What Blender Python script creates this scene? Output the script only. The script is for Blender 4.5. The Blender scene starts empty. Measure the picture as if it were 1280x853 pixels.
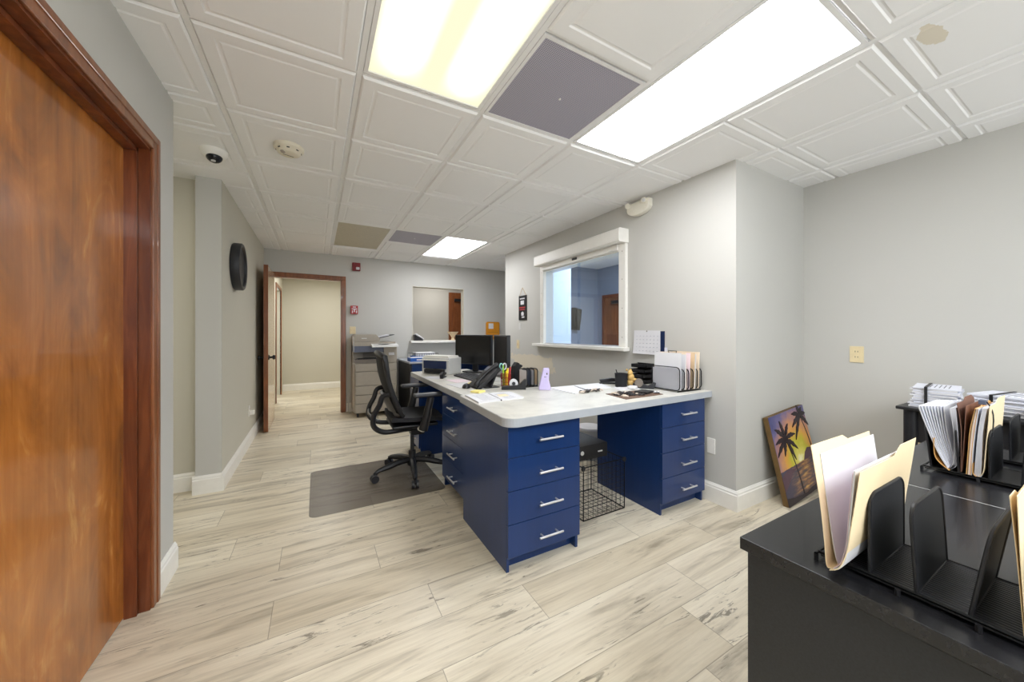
import bpy, bmesh, math, random
from mathutils import Vector, Matrix
random.seed(7)
SC = bpy.context.scene
COL = SC.collection
PI = math.pi
# ------------------------------------------------------------------ materials
def srgb(r, g, b):
    f = lambda c: (c/12.92 if c <= .04045 else ((c+.055)/1.055)**2.4)
    return (f(r/255), f(g/255), f(b/255), 1)
class NT:
    def __init__(s, name):
        s.m = bpy.data.materials.new(name); s.m.use_nodes = True
        s.t = s.m.node_tree; s.t.nodes.clear()
        s.out = s.n('ShaderNodeOutputMaterial')
    def n(s, typ, **kw):
        o = s.t.nodes.new(typ)
        for k, v in kw.items(): setattr(o, k, v)
        return o
    def l(s, a, b): s.t.links.new(a, b)
    def ramp(s, fac, stops):
        r = s.n('ShaderNodeValToRGB'); e = r.color_ramp.elements
        while len(e) < len(stops): e.new(.5)
        for el, (p, c) in zip(e, stops): el.position = p; el.color = c
        s.l(fac, r.inputs[0]); return r.outputs[0]
    def coord(s, scale=(1, 1, 1), kind='Object', rot=(0, 0, 0), loc=(0, 0, 0)):
        c = s.n('ShaderNodeTexCoord'); mp = s.n('ShaderNodeMapping')
        mp.inputs['Scale'].default_value = scale; mp.inputs['Rotation'].default_value = rot
        mp.inputs['Location'].default_value = loc
        s.l(c.outputs[kind], mp.inputs[0]); return mp.outputs[0]
    def noise(s, vec, scale=5, detail=4, rough=.55, dist=0):
        n = s.n('ShaderNodeTexNoise'); n.inputs['Scale'].default_value = scale
        n.inputs['Detail'].default_value = detail; n.inputs['Roughness'].default_value = rough
        n.inputs['Distortion'].default_value = dist
        s.l(vec, n.inputs['Vector']); return n.outputs['Fac']
    def math(s, op, a, b=None, clamp=False):
        n = s.n('ShaderNodeMath', operation=op); n.use_clamp = clamp
        for i, v in enumerate((a, b)):
            if v is None: continue
            if isinstance(v, (int, float)): n.inputs[i].default_value = v
            else: s.l(v, n.inputs[i])
        return n.outputs[0]
    def mix(s, fac, a, b, mode='MIX'):
        n = s.n('ShaderNodeMixRGB', blend_type=mode)
        for i, v in enumerate((fac, a, b)):
            if isinstance(v, (int, float)): n.inputs[i].default_value = v
            elif isinstance(v, tuple): n.inputs[i].default_value = v
            else: s.l(v, n.inputs[i])
        return n.outputs[0]
    def bsdf(s, col, rough=.5, metal=0, bump=None, bstr=.2, bdist=.002, coat=0, spec=.5, alpha=None, trans=0, ior=1.45):
        b = s.n('ShaderNodeBsdfPrincipled')
        for k, v in (('Base Color', col), ('Roughness', rough), ('Metallic', metal), ('Coat Weight', coat), ('Specular IOR Level', spec), ('Transmission Weight', trans), ('IOR', ior)):
            if isinstance(v, (int, float, tuple)): b.inputs[k].default_value = v
            else: s.l(v, b.inputs[k])
        if alpha is not None:
            if isinstance(alpha, (int, float)): b.inputs['Alpha'].default_value = alpha
            else: s.l(alpha, b.inputs['Alpha'])
        if bump is not None:
            bn = s.n('ShaderNodeBump'); bn.inputs['Strength'].default_value = bstr; bn.inputs['Distance'].default_value = bdist
            s.l(bump, bn.inputs['Height']); s.l(bn.outputs[0], b.inputs['Normal'])
        s.l(b.outputs[0], s.out.inputs[0]); return b
def mat(name, rgb, rough=.5, metal=0, var=.06, scale=20, bstr=.05, coat=0, alpha=None, spec=.5, vscale=(1, 1, 1)):
    t = NT(name); c = srgb(*rgb); v = t.coord(vscale); nz = t.noise(v, scale, 3)
    d = tuple(x*(1-var) for x in c[:3])+(1,); h = tuple(min(1, x*(1+var)) for x in c[:3])+(1,)
    t.bsdf(t.ramp(nz, [(.3, d), (.7, h)]), rough, metal, nz, bstr, .001, coat, spec, alpha)
    return t.m
def m_wall(name, rgb, patch=False):
    t = NT(name); c = srgb(*rgb); v = t.coord()
    nz = t.noise(v, 1.3, 2); fine = t.noise(v, 160, 3)
    col = t.ramp(nz, [(.3, tuple(x*.985 for x in c[:3])+(1,)), (.7, tuple(min(1, x*1.015) for x in c[:3])+(1,))])
    if patch:   # torn, unpainted patch low on the wall
        sp = t.n('ShaderNodeSeparateXYZ'); t.l(v, sp.inputs[0])
        dist = t.noise(t.coord((1, 1, 1)), 9, 5, .6)
        dy = t.math('DIVIDE', t.math('ABSOLUTE', t.math('SUBTRACT', sp.outputs[1], 3.98)), .50)
        dz = t.math('DIVIDE', t.math('ABSOLUTE', t.math('SUBTRACT', sp.outputs[2], .82)), .10)
        mx = t.math('MAXIMUM', dy, dz)
        mask = t.math('GREATER_THAN', t.math('ADD', t.math('SUBTRACT', 1.0, mx), t.math('MULTIPLY', t.math('SUBTRACT', dist, .5), 1.1)), 0)
        col = t.mix(mask, col, srgb(213, 205, 188))
    t.bsdf(col, .62, 0, fine, .08, .002); return t.m
M = {}
M['wall'] = m_wall('painted_wall', (194, 193, 188))
M['wall_r'] = m_wall('painted_wall_patch', (194, 193, 188), True)
M['wall_blue'] = m_wall('blue_grey_wall', (140, 147, 160))
M['wall_blue_lit'] = m_wall('blue_grey_wall_lit', (186, 200, 222))  # same blue-grey paint, with the stronger light put into the colour
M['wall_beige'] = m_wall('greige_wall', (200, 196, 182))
M['trim'] = mat('white_trim', (236, 234, 228), .35, var=.02)
M['tile'] = mat('ceiling_tile', (240, 240, 240), .6, var=.012, scale=60, bstr=.06)
M['tbar'] = mat('ceiling_tbar', (236, 236, 236), .5, var=.02)
def m_ceiltile():
    t = NT('ceiling_tile_stained'); v = t.coord(); nz = t.noise(v, 14, 4, .6)
    sp = t.n('ShaderNodeSeparateXYZ'); t.l(v, sp.inputs[0])
    dx = t.math('DIVIDE', t.math('SUBTRACT', sp.outputs[0], 2.145), .085)
    dy = t.math('DIVIDE', t.math('SUBTRACT', sp.outputs[1], .415), .035)
    r = t.math('SQRT', t.math('ADD', t.math('POWER', dx, 2), t.math('POWER', dy, 2)))
    m = t.math('GREATER_THAN', t.math('ADD', t.math('SUBTRACT', 1.0, r), t.math('MULTIPLY', t.math('SUBTRACT', nz, .5), 1.8)), 0)
    col = t.mix(t.math('MULTIPLY', m, .55), srgb(240, 240, 240), srgb(206, 190, 150))
    t.bsdf(col, .6, 0, t.noise(v, 60, 3), .05, .001); return t.m
M['tile'] = m_ceiltile()
def m_floor():
    t = NT('plank_floor')
    a = t.n('ShaderNodeAttribute', attribute_name='rnd'); sa = t.n('ShaderNodeSeparateXYZ'); t.l(a.outputs['Vector'], sa.inputs[0])
    uv = t.n('ShaderNodeUVMap', uv_map='UVMap'); su = t.n('ShaderNodeSeparateXYZ'); t.l(uv.outputs[0], su.inputs[0])
    uv2 = t.n('ShaderNodeUVMap', uv_map='edge'); s2 = t.n('ShaderNodeSeparateXYZ'); t.l(uv2.outputs[0], s2.inputs[0])
    off = t.n('ShaderNodeVectorMath', operation='SCALE'); t.l(a.outputs['Vector'], off.inputs[0]); off.inputs['Scale'].default_value = 37.0
    ad = t.n('ShaderNodeVectorMath', operation='ADD'); t.l(uv.outputs[0], ad.inputs[0]); t.l(off.outputs[0], ad.inputs[1])
    def mp(sc):
        m = t.n('ShaderNodeMapping'); m.inputs['Scale'].default_value = sc; t.l(ad.outputs[0], m.inputs[0]); return m.outputs[0]
    broad = t.noise(mp((1.1, 9, 1)), 1.3, 5, .6, .6)
    fine = t.noise(mp((2.2, 60, 1)), 1.6, 6, .65, .4)
    knot = t.noise(mp((3.0, 22, 1)), 1.5, 6, .7, 1.2)
    patch = t.noise(mp((.9, 3.5, 1)), 1.0, 3, .5, .3)
    col = t.ramp(broad, [(.28, srgb(146, 138, 126)), (.38, srgb(192, 184, 169)), (.47, srgb(224, 216, 200)), (.68, srgb(240, 234, 220))])
    col = t.mix(.28, col, t.ramp(fine, [(.3, srgb(160, 150, 134)), (.5, srgb(214, 205, 188)), (.7, srgb(238, 232, 218))]), 'MIX')
    kn = t.math('MULTIPLY', t.ramp(knot, [(.57, (0, 0, 0, 1)), (.64, (1, 1, 1, 1))]), t.ramp(patch, [(.44, (0, 0, 0, 1)), (.56, (1, 1, 1, 1))]))
    col = t.mix(t.math('MULTIPLY', kn, .75), col, srgb(92, 84, 74))
    tint = t.ramp(sa.outputs[0], [(0, srgb(236, 231, 220)), (.5, srgb(246, 243, 236)), (1, srgb(255, 253, 247))])
    col = t.mix(1.0, col, tint, 'MULTIPLY')
    g = t.math('MINIMUM', s2.outputs[0], s2.outputs[1])
    gm = t.math('LESS_THAN', g, .0016)
    col = t.mix(t.math('MULTIPLY', gm, .6), col, srgb(120, 110, 96))
    t.bsdf(col, t.ramp(fine, [(.3, (.30,)*3+(1,)), (.7, (.40,)*3+(1,))]), 0, t.math('SUBTRACT', fine, t.math('MULTIPLY', gm, 2.0)), .06, .001, 0, .45)
    return t.m
M['floor'] = m_floor()
def m_wood(name, stops, rough=.28, sc=(6, 6, .9), coat=.3, blotch=.5, dark=(80, 45, 18)):
    t = NT(name); v = t.coord(sc)
    a = t.noise(v, 1.6, 5, .6, 1.1); b = t.noise(t.coord((34, 34, 1.2)), 1.2, 4, .6, .3); c = t.noise(t.coord((2.2, 2.2, 1.1)), 1.7, 3, .55, .8)
    col = t.ramp(a, stops)
    col = t.mix(.16, col, t.ramp(b, [(.3, stops[0][1]), (.7, stops[-1][1])]))
    col = t.mix(t.math('MULTIPLY', t.ramp(c, [(.42, (0, 0, 0, 1)), (.68, (1, 1, 1, 1))]), blotch), col, srgb(*dark))
    t.bsdf(col, rough, 0, b, .04, .001, coat); return t.m
M['door'] = m_wood('stained_maple', [(.28, srgb(120, 66, 22)), (.45, srgb(160, 92, 30)), (.58, srgb(182, 108, 40)), (.74, srgb(228, 164, 84))], .24, (3.4, 3.4, 1.3), .35, .5, (112, 62, 22))
M['casing'] = m_wood('dark_red_wood', [(.3, srgb(84, 38, 18)), (.5, srgb(108, 54, 26)), (.7, srgb(136, 76, 42))], .28, (14, 14, 1.2), .3, .3, (70, 32, 18))
M['casing2'] = m_wood('brown_casing', [(.3, srgb(104, 58, 30)), (.5, srgb(130, 76, 42)), (.7, srgb(152, 94, 56))], .3, (14, 14, 1.2), .3, .2, (90, 50, 28))
M['door2'] = m_wood('pale_door_face', [(.3, srgb(172, 140, 108)), (.5, srgb(196, 166, 134)), (.7, srgb(210, 184, 154))], .2, (5, 5, .8), .4, .1, (150, 110, 80))  # pale tones put the leaf's glossy reflection into the colour
M['door3'] = m_wood('reddish_door', [(.3, srgb(98, 54, 28)), (.5, srgb(122, 70, 36)), (.7, srgb(146, 88, 50))], .3, (6, 6, .8), .2, .3, (80, 42, 22))
M['counter'] = None
def m_counter():
    t = NT('marble_laminate'); v = t.coord((1, 1, 1)); a = t.noise(v, 3.2, 6, .62, 1.6); b = t.noise(v, 14, 4)
    col = t.ramp(a, [(.34, srgb(186, 184, 177)), (.48, srgb(206, 204, 196)), (.62, srgb(215, 213, 205))])
    col = t.mix(.2, col, t.ramp(b, [(.3, srgb(192, 189, 181)), (.7, srgb(218, 216, 208))]))
    t.bsdf(col, .3, 0, b, .02, .001); return t.m
M['counter'] = m_counter()
M['edge'] = mat('grey_edge_band', (172, 177, 184), .35, var=.04, scale=8)
M['blue'] = mat('navy_laminate', (22, 52, 104), .3, var=.06, scale=30, bstr=.03, vscale=(1, 1, .1), coat=.15)
M['steel'] = mat('brushed_steel', (222, 222, 224), .38, .75, var=.05)
M['black'] = mat('black_plastic', (26, 26, 29), .42, var=.1)
M['mesh'] = mat('black_mesh_fabric', (24, 24, 28), .8, var=.2, scale=300, bstr=.3)
M['darkgrey'] = mat('dark_grey_plastic', (42, 43, 47), .4, var=.08)
M['screen'] = mat('dark_screen', (12, 12, 14), .25, var=.05)
M['wire'] = mat('black_wire', (18, 18, 20), .35, .4, var=.1)
M['white'] = mat('white_paper', (216, 216, 220), .7, var=.02, scale=8)
M['paper2'] = mat('bluish_paper', (222, 224, 234), .7, var=.03, scale=8)
M['manila'] = mat('manila_card', (236, 216, 178), .65, var=.03, scale=10)
M['manila2'] = mat('orange_manila', (222, 172, 104), .65, var=.05, scale=10)
M['brown'] = mat('brown_card', (126, 92, 78), .7, var=.05)
M['pink'] = mat('pink_paper', (234, 216, 224), .7, var=.03)
M['yellow'] = mat('yellow_note', (240, 226, 140), .7, var=.03)
M['lav'] = mat('lavender_plastic', (196, 186, 226), .3, var=.03)
M['beige'] = mat('beige_plastic', (226, 210, 170), .4, var=.03)
M['beigewh'] = mat('off_white_plastic', (232, 228, 214), .4, var=.03)
M['det'] = mat('aged_cream_plastic', (226, 219, 200), .45, var=.03)
M['cream2'] = mat('pale_tan_card', (236, 218, 194), .65, var=.03)
M['cream'] = mat('cream_ceramic', (220, 196, 160), .4, var=.05)
M['copier'] = mat('warm_grey_plastic', (158, 150, 138), .45, var=.03)
M['copier2'] = mat('dark_warm_grey', (120, 112, 104), .45, var=.04)
M['cblue'] = mat('slate_plastic', (86, 92, 110), .4, var=.05)
M['print'] = mat('light_grey_plastic', (206, 206, 204), .4, var=.03)
M['navy'] = mat('dark_navy_plastic', (28, 42, 78), .3, var=.05)
M['red'] = mat('dark_red_plastic', (120, 20, 28), .35, var=.06)
M['red2'] = mat('red_plastic', (178, 50, 52), .35, var=.05)
M['redpen'] = mat('red_mesh', (150, 40, 36), .5, var=.08)
M['green'] = mat('green_plastic', (150, 200, 60), .4, var=.05)
M['yel2'] = mat('yellow_plastic', (236, 206, 40), .4, var=.05)
M['teal'] = mat('pale_teal_plastic', (140, 200, 200), .4, var=.05)
M['orange'] = mat('amber_plastic', (214, 142, 32), .35, var=.06)
M['bblue'] = mat('bright_blue_card', (36, 92, 176), .45, var=.06)
M['tan'] = mat('tan_figure', (206, 170, 104), .6, var=.1)
M['cbrown'] = mat('brown_canvas_edge', (104, 80, 44), .6, var=.1)
M['matbrown'] = mat('brown_mat', (104, 82, 68), .7, var=.15, scale=60)
M['bead'] = mat('dark_beads', (38, 30, 28), .3, var=.3, scale=80)
M['bead2'] = mat('pale_beads', (200, 186, 170), .3, var=.2, scale=80)
M['lens'] = mat('smoked_lens', (20, 22, 28), .1, var=.05)
M['inkline'] = mat('grey_print', (120, 122, 132), .7, var=.05)
M['cblue2'] = mat('pale_grey_print', (168, 172, 184), .7, var=.04)
M['inkdark'] = mat('dark_print', (50, 50, 56), .7, var=.05)
def m_desk():
    t = NT('black_woodgrain'); v = t.coord((2, 40, 40)); a = t.noise(v, 2.2, 5, .6, .4)
    t.bsdf(t.ramp(a, [(.3, srgb(22, 22, 24)), (.7, srgb(34, 34, 37))]), .27, 0, a, .03, .0005, .1); return t.m
M['desk'] = m_desk()
def m_desk2():
    t = NT('charcoal_side'); v = t.coord((60, 60, 60)); a = t.noise(v, 4, 5, .6)
    t.bsdf(t.ramp(a, [(.3, srgb(31, 32, 34)), (.7, srgb(40, 41, 44))]), .5, 0, a, .06, .001); return t.m
M['deskside'] = m_desk2()
def m_ribs():
    t = NT('ribbed_black_mesh'); w = t.n('ShaderNodeTexWave', wave_type='BANDS', bands_direction='X'); t.l(t.coord((1, 1, 1)), w.inputs['Vector'])
    w.inputs['Scale'].default_value = 38; nz = t.noise(t.coord(), 200, 2)
    t.bsdf(t.ramp(w.outputs['Fac'], [(.2, srgb(16, 16, 18)), (.9, srgb(54, 54, 60))]), .38, .3, w.outputs['Fac'], .6, .003); return t.m
M['ribs'] = m_ribs()
def m_perf():
    t = NT('perforated_grille'); v = t.coord((1, 1, 1)); vo = t.n('ShaderNodeTexVoronoi'); vo.inputs['Scale'].default_value = 120; vo.inputs['Randomness'].default_value = 0
    t.l(v, vo.inputs['Vector'])
    col = t.ramp(vo.outputs['Distance'], [(.22, srgb(112, 110, 122)), (.4, srgb(176, 173, 186))])
    t.bsdf(col, .5, 0, vo.outputs['Distance'], .3, .002); return t.m
M['perf'] = m_perf()
def m_mat():
    t = NT('clear_vinyl'); nz = t.noise(t.coord(), 60, 3)
    t.bsdf(t.ramp(nz, [(.3, srgb(98, 88, 80)), (.7, srgb(108, 98, 90))]), .35, 0, nz, .05, .001, 0, .5, .38); return t.m
M['vinyl'] = m_mat()
def m_fm():
    t = NT('fine_wire_mesh'); v = t.coord((1, 1, 1)); nz = t.noise(v, 400, 2)
    t.bsdf(srgb(60, 60, 64), .5, .2, nz, .1, .001, 0, .5, t.math('ADD', .05, t.math('MULTIPLY', nz, .2))); return t.m
M['finemesh'] = m_fm()
def m_glass():
    t = NT('window_glass'); nz = t.noise(t.coord(), 2, 2)
    g = t.n('ShaderNodeBsdfGlossy'); g.inputs['Roughness'].default_value = .02
    tr = t.n('ShaderNodeBsdfTransparent'); tr.inputs[0].default_value = (.84, .90, .97, 1)
    mx = t.n('ShaderNodeMixShader'); t.l(t.math('ADD', .05, t.math('MULTIPLY', nz, .02)), mx.inputs[0]); t.l(tr.outputs[0], mx.inputs[1]); t.l(g.outputs[0], mx.inputs[2])
    t.l(mx.outputs[0], t.out.inputs[0]); return t.m
M['glass'] = m_glass()
def m_emit(name, rgb, s):
    t = NT(name); e = t.n('ShaderNodeEmission'); nz = t.noise(t.coord(), 3, 1)
    c = srgb(*rgb); t.l(t.ramp(nz, [(0, tuple(x*.98 for x in c[:3])+(1,)), (1, c)]), e.inputs[0]); e.inputs[1].default_value = s
    t.l(e.outputs[0], t.out.inputs[0]); return t.m
def m_tubes(xc, s_lo, s_hi, y_end):
    # acrylic lens glowing over two tubes: brighter over each tube, dimmer between them and past their ends
    t = NT('fluorescent_lens_two_tubes'); sp = t.n('ShaderNodeSeparateXYZ'); t.l(t.coord(), sp.inputs[0])
    dx = t.math('ABSOLUTE', t.math('SUBTRACT', t.math('ABSOLUTE', t.math('SUBTRACT', sp.outputs[0], xc)), .155))
    g = t.math('SUBTRACT', 1.0, t.math('DIVIDE', dx, .125), True)
    g = t.math('MULTIPLY', g, t.math('MULTIPLY', t.math('SUBTRACT', y_end, sp.outputs[1]), 5.0, True))
    g = t.math('POWER', g, 1.3)
    e = t.n('ShaderNodeEmission'); t.l(t.mix(g, srgb(246, 241, 206), srgb(255, 252, 238)), e.inputs[0])
    t.l(t.math('ADD', s_lo, t.math('MULTIPLY', g, s_hi)), e.inputs[1]); t.l(e.outputs[0], t.out.inputs[0]); return t.m
# ------------------------------------------------------------------ mesh builder
WM = {}
class MB:
    def __init__(s): s.bm = bmesh.new(); s.mi = 0; s.mats = []
    def use(s, m):
        if m not in s.mats: s.mats.append(m)
        s.mi = s.mats.index(m); return s
    def _add(s, verts, faces, mx=None, smooth=False):
        vs = [s.bm.verts.new(mx @ Vector(v) if mx else Vector(v)) for v in verts]
        out = []
        for f in faces:
            try: fc = s.bm.faces.new([vs[i] for i in f]); fc.material_index = s.mi; fc.smooth = smooth; out.append(fc)
            except ValueError: pass
        return vs, out
    def box(s, x0, x1, y0, y1, z0, z1, bv=0, mx=None, seg=2):
        v = [(x0,y0,z0),(x1,y0,z0),(x1,y1,z0),(x0,y1,z0),(x0,y0,z1),(x1,y0,z1),(x1,y1,z1),(x0,y1,z1)]
        f = [(3,2,1,0),(4,5,6,7),(0,1,5,4),(1,2,6,5),(2,3,7,6),(3,0,4,7)]
        vs, fs = s._add(v, f, mx)
        if bv > 0:
            ed = list({e for fc in fs for e in fc.edges})
            r = bmesh.ops.bevel(s.bm, geom=ed, offset=bv, segments=seg, affect='EDGES', profile=.5)
            for fc in r['faces']: fc.material_index = s.mi
        return s
    def prism(s, pts, axis, a, b, mx=None, smooth=False, bv=0):
        # polygon pts (two coords) extruded along axis from a to b
        def P(p, t): return {'x': (t, p[0], p[1]), 'y': (p[0], t, p[1]), 'z': (p[0], p[1], t)}[axis]
        n = len(pts); v = [P(p, a) for p in pts]+[P(p, b) for p in pts]
        f = [tuple(range(n))[::-1], tuple(range(n, 2*n))]+[(i, (i+1) % n, n+(i+1) % n, n+i) for i in range(n)]
        vs, fs = s._add(v, f, mx, False)
        bmesh.ops.recalc_face_normals(s.bm, faces=fs)
        if bv > 0:
            ed = list({e for fc in fs[:2] for e in fc.edges})
            r = bmesh.ops.bevel(s.bm, geom=ed, offset=bv, segments=2, affect='EDGES', profile=.5)
            for fc in r['faces']: fc.material_index = s.mi
        return s
    def tube(s, pts, r, n=8, mx=None, closed=False):
        pts = [Vector(p) for p in pts]; rr = r if isinstance(r, (list, tuple)) else [r]*len(pts)
        rings = []; N = len(pts)
        up = Vector((0, 0, 1))
        for i, p in enumerate(pts):
            if closed: d = pts[(i+1) % N]-pts[i-1]
            else: d = pts[min(i+1, N-1)]-pts[max(i-1, 0)]
            d.normalize()
            a = d.cross(up)
            if a.length < .05: a = d.cross(Vector((1, 0, 0)))
            if rings and a.dot(prev) < 0: a = -a
            a.normalize(); prev = a; b = d.cross(a).normalized()
            rings.append([p+a*math.cos(2*PI*k/n)*rr[i]+b*math.sin(2*PI*k/n)*rr[i] for k in range(n)])
        v = [q for ring in rings for q in ring]; f = []
        for i in range(N if closed else N-1):
            j = (i+1) % N
            for k in range(n): f.append((i*n+k, i*n+(k+1) % n, j*n+(k+1) % n, j*n+k))
        if not closed: f += [tuple(range(n))[::-1], tuple(range((N-1)*n, N*n))]
        vs, fs = s._add([tuple(q) for q in v], f, mx, True)
        bmesh.ops.recalc_face_normals(s.bm, faces=fs); return s
    def lathe(s, prof, n=24, c=(0, 0, 0), mx=None, smooth=True):
        v = []; f = []
        for (r, z) in prof:
            for k in range(n): v.append((c[0]+r*math.cos(2*PI*k/n), c[1]+r*math.sin(2*PI*k/n), c[2]+z))
        for i in range(len(prof)-1):
            for k in range(n): f.append((i*n+k, i*n+(k+1) % n, (i+1)*n+(k+1) % n, (i+1)*n+k))
        if prof[0][0] > 1e-5: f.append(tuple(range(n))[::-1])
        if prof[-1][0] > 1e-5: f.append(tuple(range((len(prof)-1)*n, len(prof)*n)))
        vs, fs = s._add(v, f, mx, smooth)
        bmesh.ops.remove_doubles(s.bm, verts=vs, dist=1e-6) if prof[0][0] < 1e-5 or prof[-1][0] < 1e-5 else None
        return s
    def cyl(s, p0, p1, r, n=16, mx=None): return s.tube([p0, p1], r, n, mx)
    def ball(s, c, r, sc=(1, 1, 1), n=10, mx=None):
        m = Matrix.Translation(c) @ Matrix.Diagonal((r*sc[0], r*sc[1], r*sc[2], 1))
        if mx: m = mx @ m
        r_ = bmesh.ops.create_uvsphere(s.bm, u_segments=n, v_segments=max(6, n//2), radius=1, matrix=m)
        for v in r_['verts']:
            for fc in v.link_faces: fc.material_index = s.mi; fc.smooth = True
        return s
    def sheet(s, rows, th=.0008, mx=None):
        # rows: list of lists of points (grid); given a real thickness both sides
        nr, nc = len(rows), len(rows[0]); P = [[Vector(p) for p in r] for r in rows]
        def nrm(i, j):
            a = P[min(i+1, nr-1)][j]-P[max(i-1, 0)][j]; b = P[i][min(j+1, nc-1)]-P[i][max(j-1, 0)]
            n = a.cross(b); return n.normalized() if n.length > 1e-9 else Vector((0, 0, 1))
        v = []; 
        for sg in (1, -1):
            for i in range(nr):
                for j in range(nc): v.append(tuple(P[i][j]+nrm(i, j)*th*.5*sg))
        K = nr*nc; f = []
        for i in range(nr-1):
            for j in range(nc-1):
                a, b, c, d = i*nc+j, i*nc+j+1, (i+1)*nc+j+1, (i+1)*nc+j
                f.append((a, b, c, d)); f.append((K+d, K+c, K+b, K+a))
        for i in range(nr-1):
            for j in (0, nc-1): f.append((i*nc+j, (i+1)*nc+j, K+(i+1)*nc+j, K+i*nc+j))
        for j in range(nc-1):
            for i in (0, nr-1): f.append((i*nc+j, i*nc+j+1, K+i*nc+j+1, K+i*nc+j))
        vs, fs = s._add(v, f, mx, False); bmesh.ops.recalc_face_normals(s.bm, faces=fs); return s
    def build(s, name, m=None, parent=None, smooth=False):
        me = bpy.data.meshes.new(name)
        if parent is not None:
            s.bm.transform(wmat(parent).inverted())
        s.bm.normal_update()
        for e in s.bm.edges:
            if len(e.link_faces) == 2 and e.calc_face_angle(0) > .75: e.smooth = False
        s.bm.to_mesh(me); s.bm.free()
        for mm in (s.mats if s.mats else [m]): me.materials.append(mm)
        if smooth:
            for p in me.polygons: p.use_smooth = True
        o = bpy.data.objects.new(name, me); COL.objects.link(o)
        if parent is not None: o.parent = parent
        return o
def wmat(o):
    m = o.matrix_basis.copy(); p = o.parent
    while p is not None: m = p.matrix_basis @ m; p = p.parent
    return m
def tag(o, label=None, cat=None, group=None, kind=None):
    if label: o['label'] = label
    if cat: o['category'] = cat
    if group: o['group'] = group
    if kind: o['kind'] = kind
    return o
def thing(name, label, cat, loc=(0, 0, 0), rz=0, group=None):
    o = bpy.data.objects.new(name, None); o.empty_display_size = .05; COL.objects.link(o)
    o.matrix_basis = Matrix.Translation(loc) @ Matrix.Rotation(rz, 4, 'Z')
    return tag(o, label, cat, group)
def copy_tree(o, parent=None):
    c = o.copy(); COL.objects.link(c); c.parent = parent
    for ch in [x for x in bpy.data.objects if x.parent == o]: copy_tree(ch, c)
    return c
def place(o, loc, rz=0): o.matrix_basis = Matrix.Translation(loc) @ Matrix.Rotation(rz, 4, 'Z'); return o
def struct(o): return tag(o, kind='structure')
def TR(loc, rz=0, rx=0, ry=0): return Matrix.Translation(loc) @ Matrix.Rotation(rz, 4, 'Z') @ Matrix.Rotation(ry, 4, 'Y') @ Matrix.Rotation(rx, 4, 'X')
def rrect(x0, x1, y0, y1, r, n=5):
    p = []
    for cx, cy, a0 in ((x1-r, y1-r, 0), (x0+r, y1-r, PI/2), (x0+r, y0+r, PI), (x1-r, y0+r, 1.5*PI)):
        for k in range(n+1): a = a0+PI/2*k/n; p.append((cx+r*math.cos(a), cy+r*math.sin(a)))
    return p
# ------------------------------------------------------------------ camera
cam = bpy.data.cameras.new('camera'); co = bpy.data.objects.new('camera', cam); COL.objects.link(co)
co.location = (0, 0, 1.22); co.rotation_euler = (PI/2, 0, -.5068)
cam.sensor_width = 36; cam.lens = 36*440/1280; cam.shift_y = -10/1280; cam.clip_start = .02
SC.camera = co
CE = 2.42
# ------------------------------------------------------------------ floor
def build_floor():
    bm = bmesh.new(); uv = bm.loops.layers.uv.new('UVMap'); ed = bm.loops.layers.uv.new('edge'); ed2 = None
    at = bm.faces.layers.float_vector.new('rnd')
    fixed = {0: .472, -1: .87, 2: .29, 4: -.41, 1: -.17+.0, 3: 1.05, 5: .35, 6: -.55, 7: .1, -2: 1.62, -3: .2}
    w = .2295; L = 1.22
    for k in range(-18, 34):
        y0 = 1.467+w*k
        if y0 > 9: break
        off = fixed.get(k, random.uniform(0, L))
        x = off-L*math.ceil((off+3.2)/L)
        while x < 6.1:
            v = [bm.verts.new(p) for p in ((x, y0, 0), (x+L, y0, 0), (x+L, y0+w, 0), (x, y0+w, 0))]
            f = bm.faces.new(v); f[at] = (random.random(), random.random(), random.random())
            for lp, (a, b) in zip(f.loops, ((0, 0), (L, 0), (L, w), (0, w))): lp[uv].uv = (a, b)
            x += L
    me = bpy.data.meshes.new('floor'); bm.to_mesh(me); bm.free()
    # distance-to-edge is taken from the plank's own UV inside the shader
    me.materials.append(M['floor'])
    o = bpy.data.objects.new('floor', me); COL.objects.link(o); return struct(o)
def fix_floor_mat():
    # edge distance = min(u, L-u) and min(v, w-v) from the plank UV
    t = M['floor'].node_tree; W = lambda a, b: t.links.new(a, b)
    u2 = [n for n in t.nodes if n.bl_idname == 'ShaderNodeUVMap' and n.uv_map == 'edge'][0]
    sep2 = [l.to_node for l in t.links if l.from_node == u2][0]
    u2.uv_map = 'UVMap'
    outs = []
    for i, L in ((0, 1.22), (1, .2295)):
        a = t.nodes.new('ShaderNodeMath'); a.operation = 'SUBTRACT'; a.inputs[0].default_value = L; W(sep2.outputs[i], a.inputs[1])
        b = t.nodes.new('ShaderNodeMath'); b.operation = 'MINIMUM'; W(a.outputs[0], b.inputs[0]); W(sep2.outputs[i], b.inputs[1]); outs.append(b)
    for l in list(t.links):
        if l.from_node == sep2 and l.to_node not in [n.inputs[1].links[0].to_node for n in outs] and l.to_node.operation == 'MINIMUM' and l.to_node not in outs:
            i = 0 if l.from_socket == sep2.outputs[0] else 1; ts = l.to_socket; t.links.remove(l); W(outs[i].outputs[0], ts)
fix_floor_mat()
build_floor()
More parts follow.
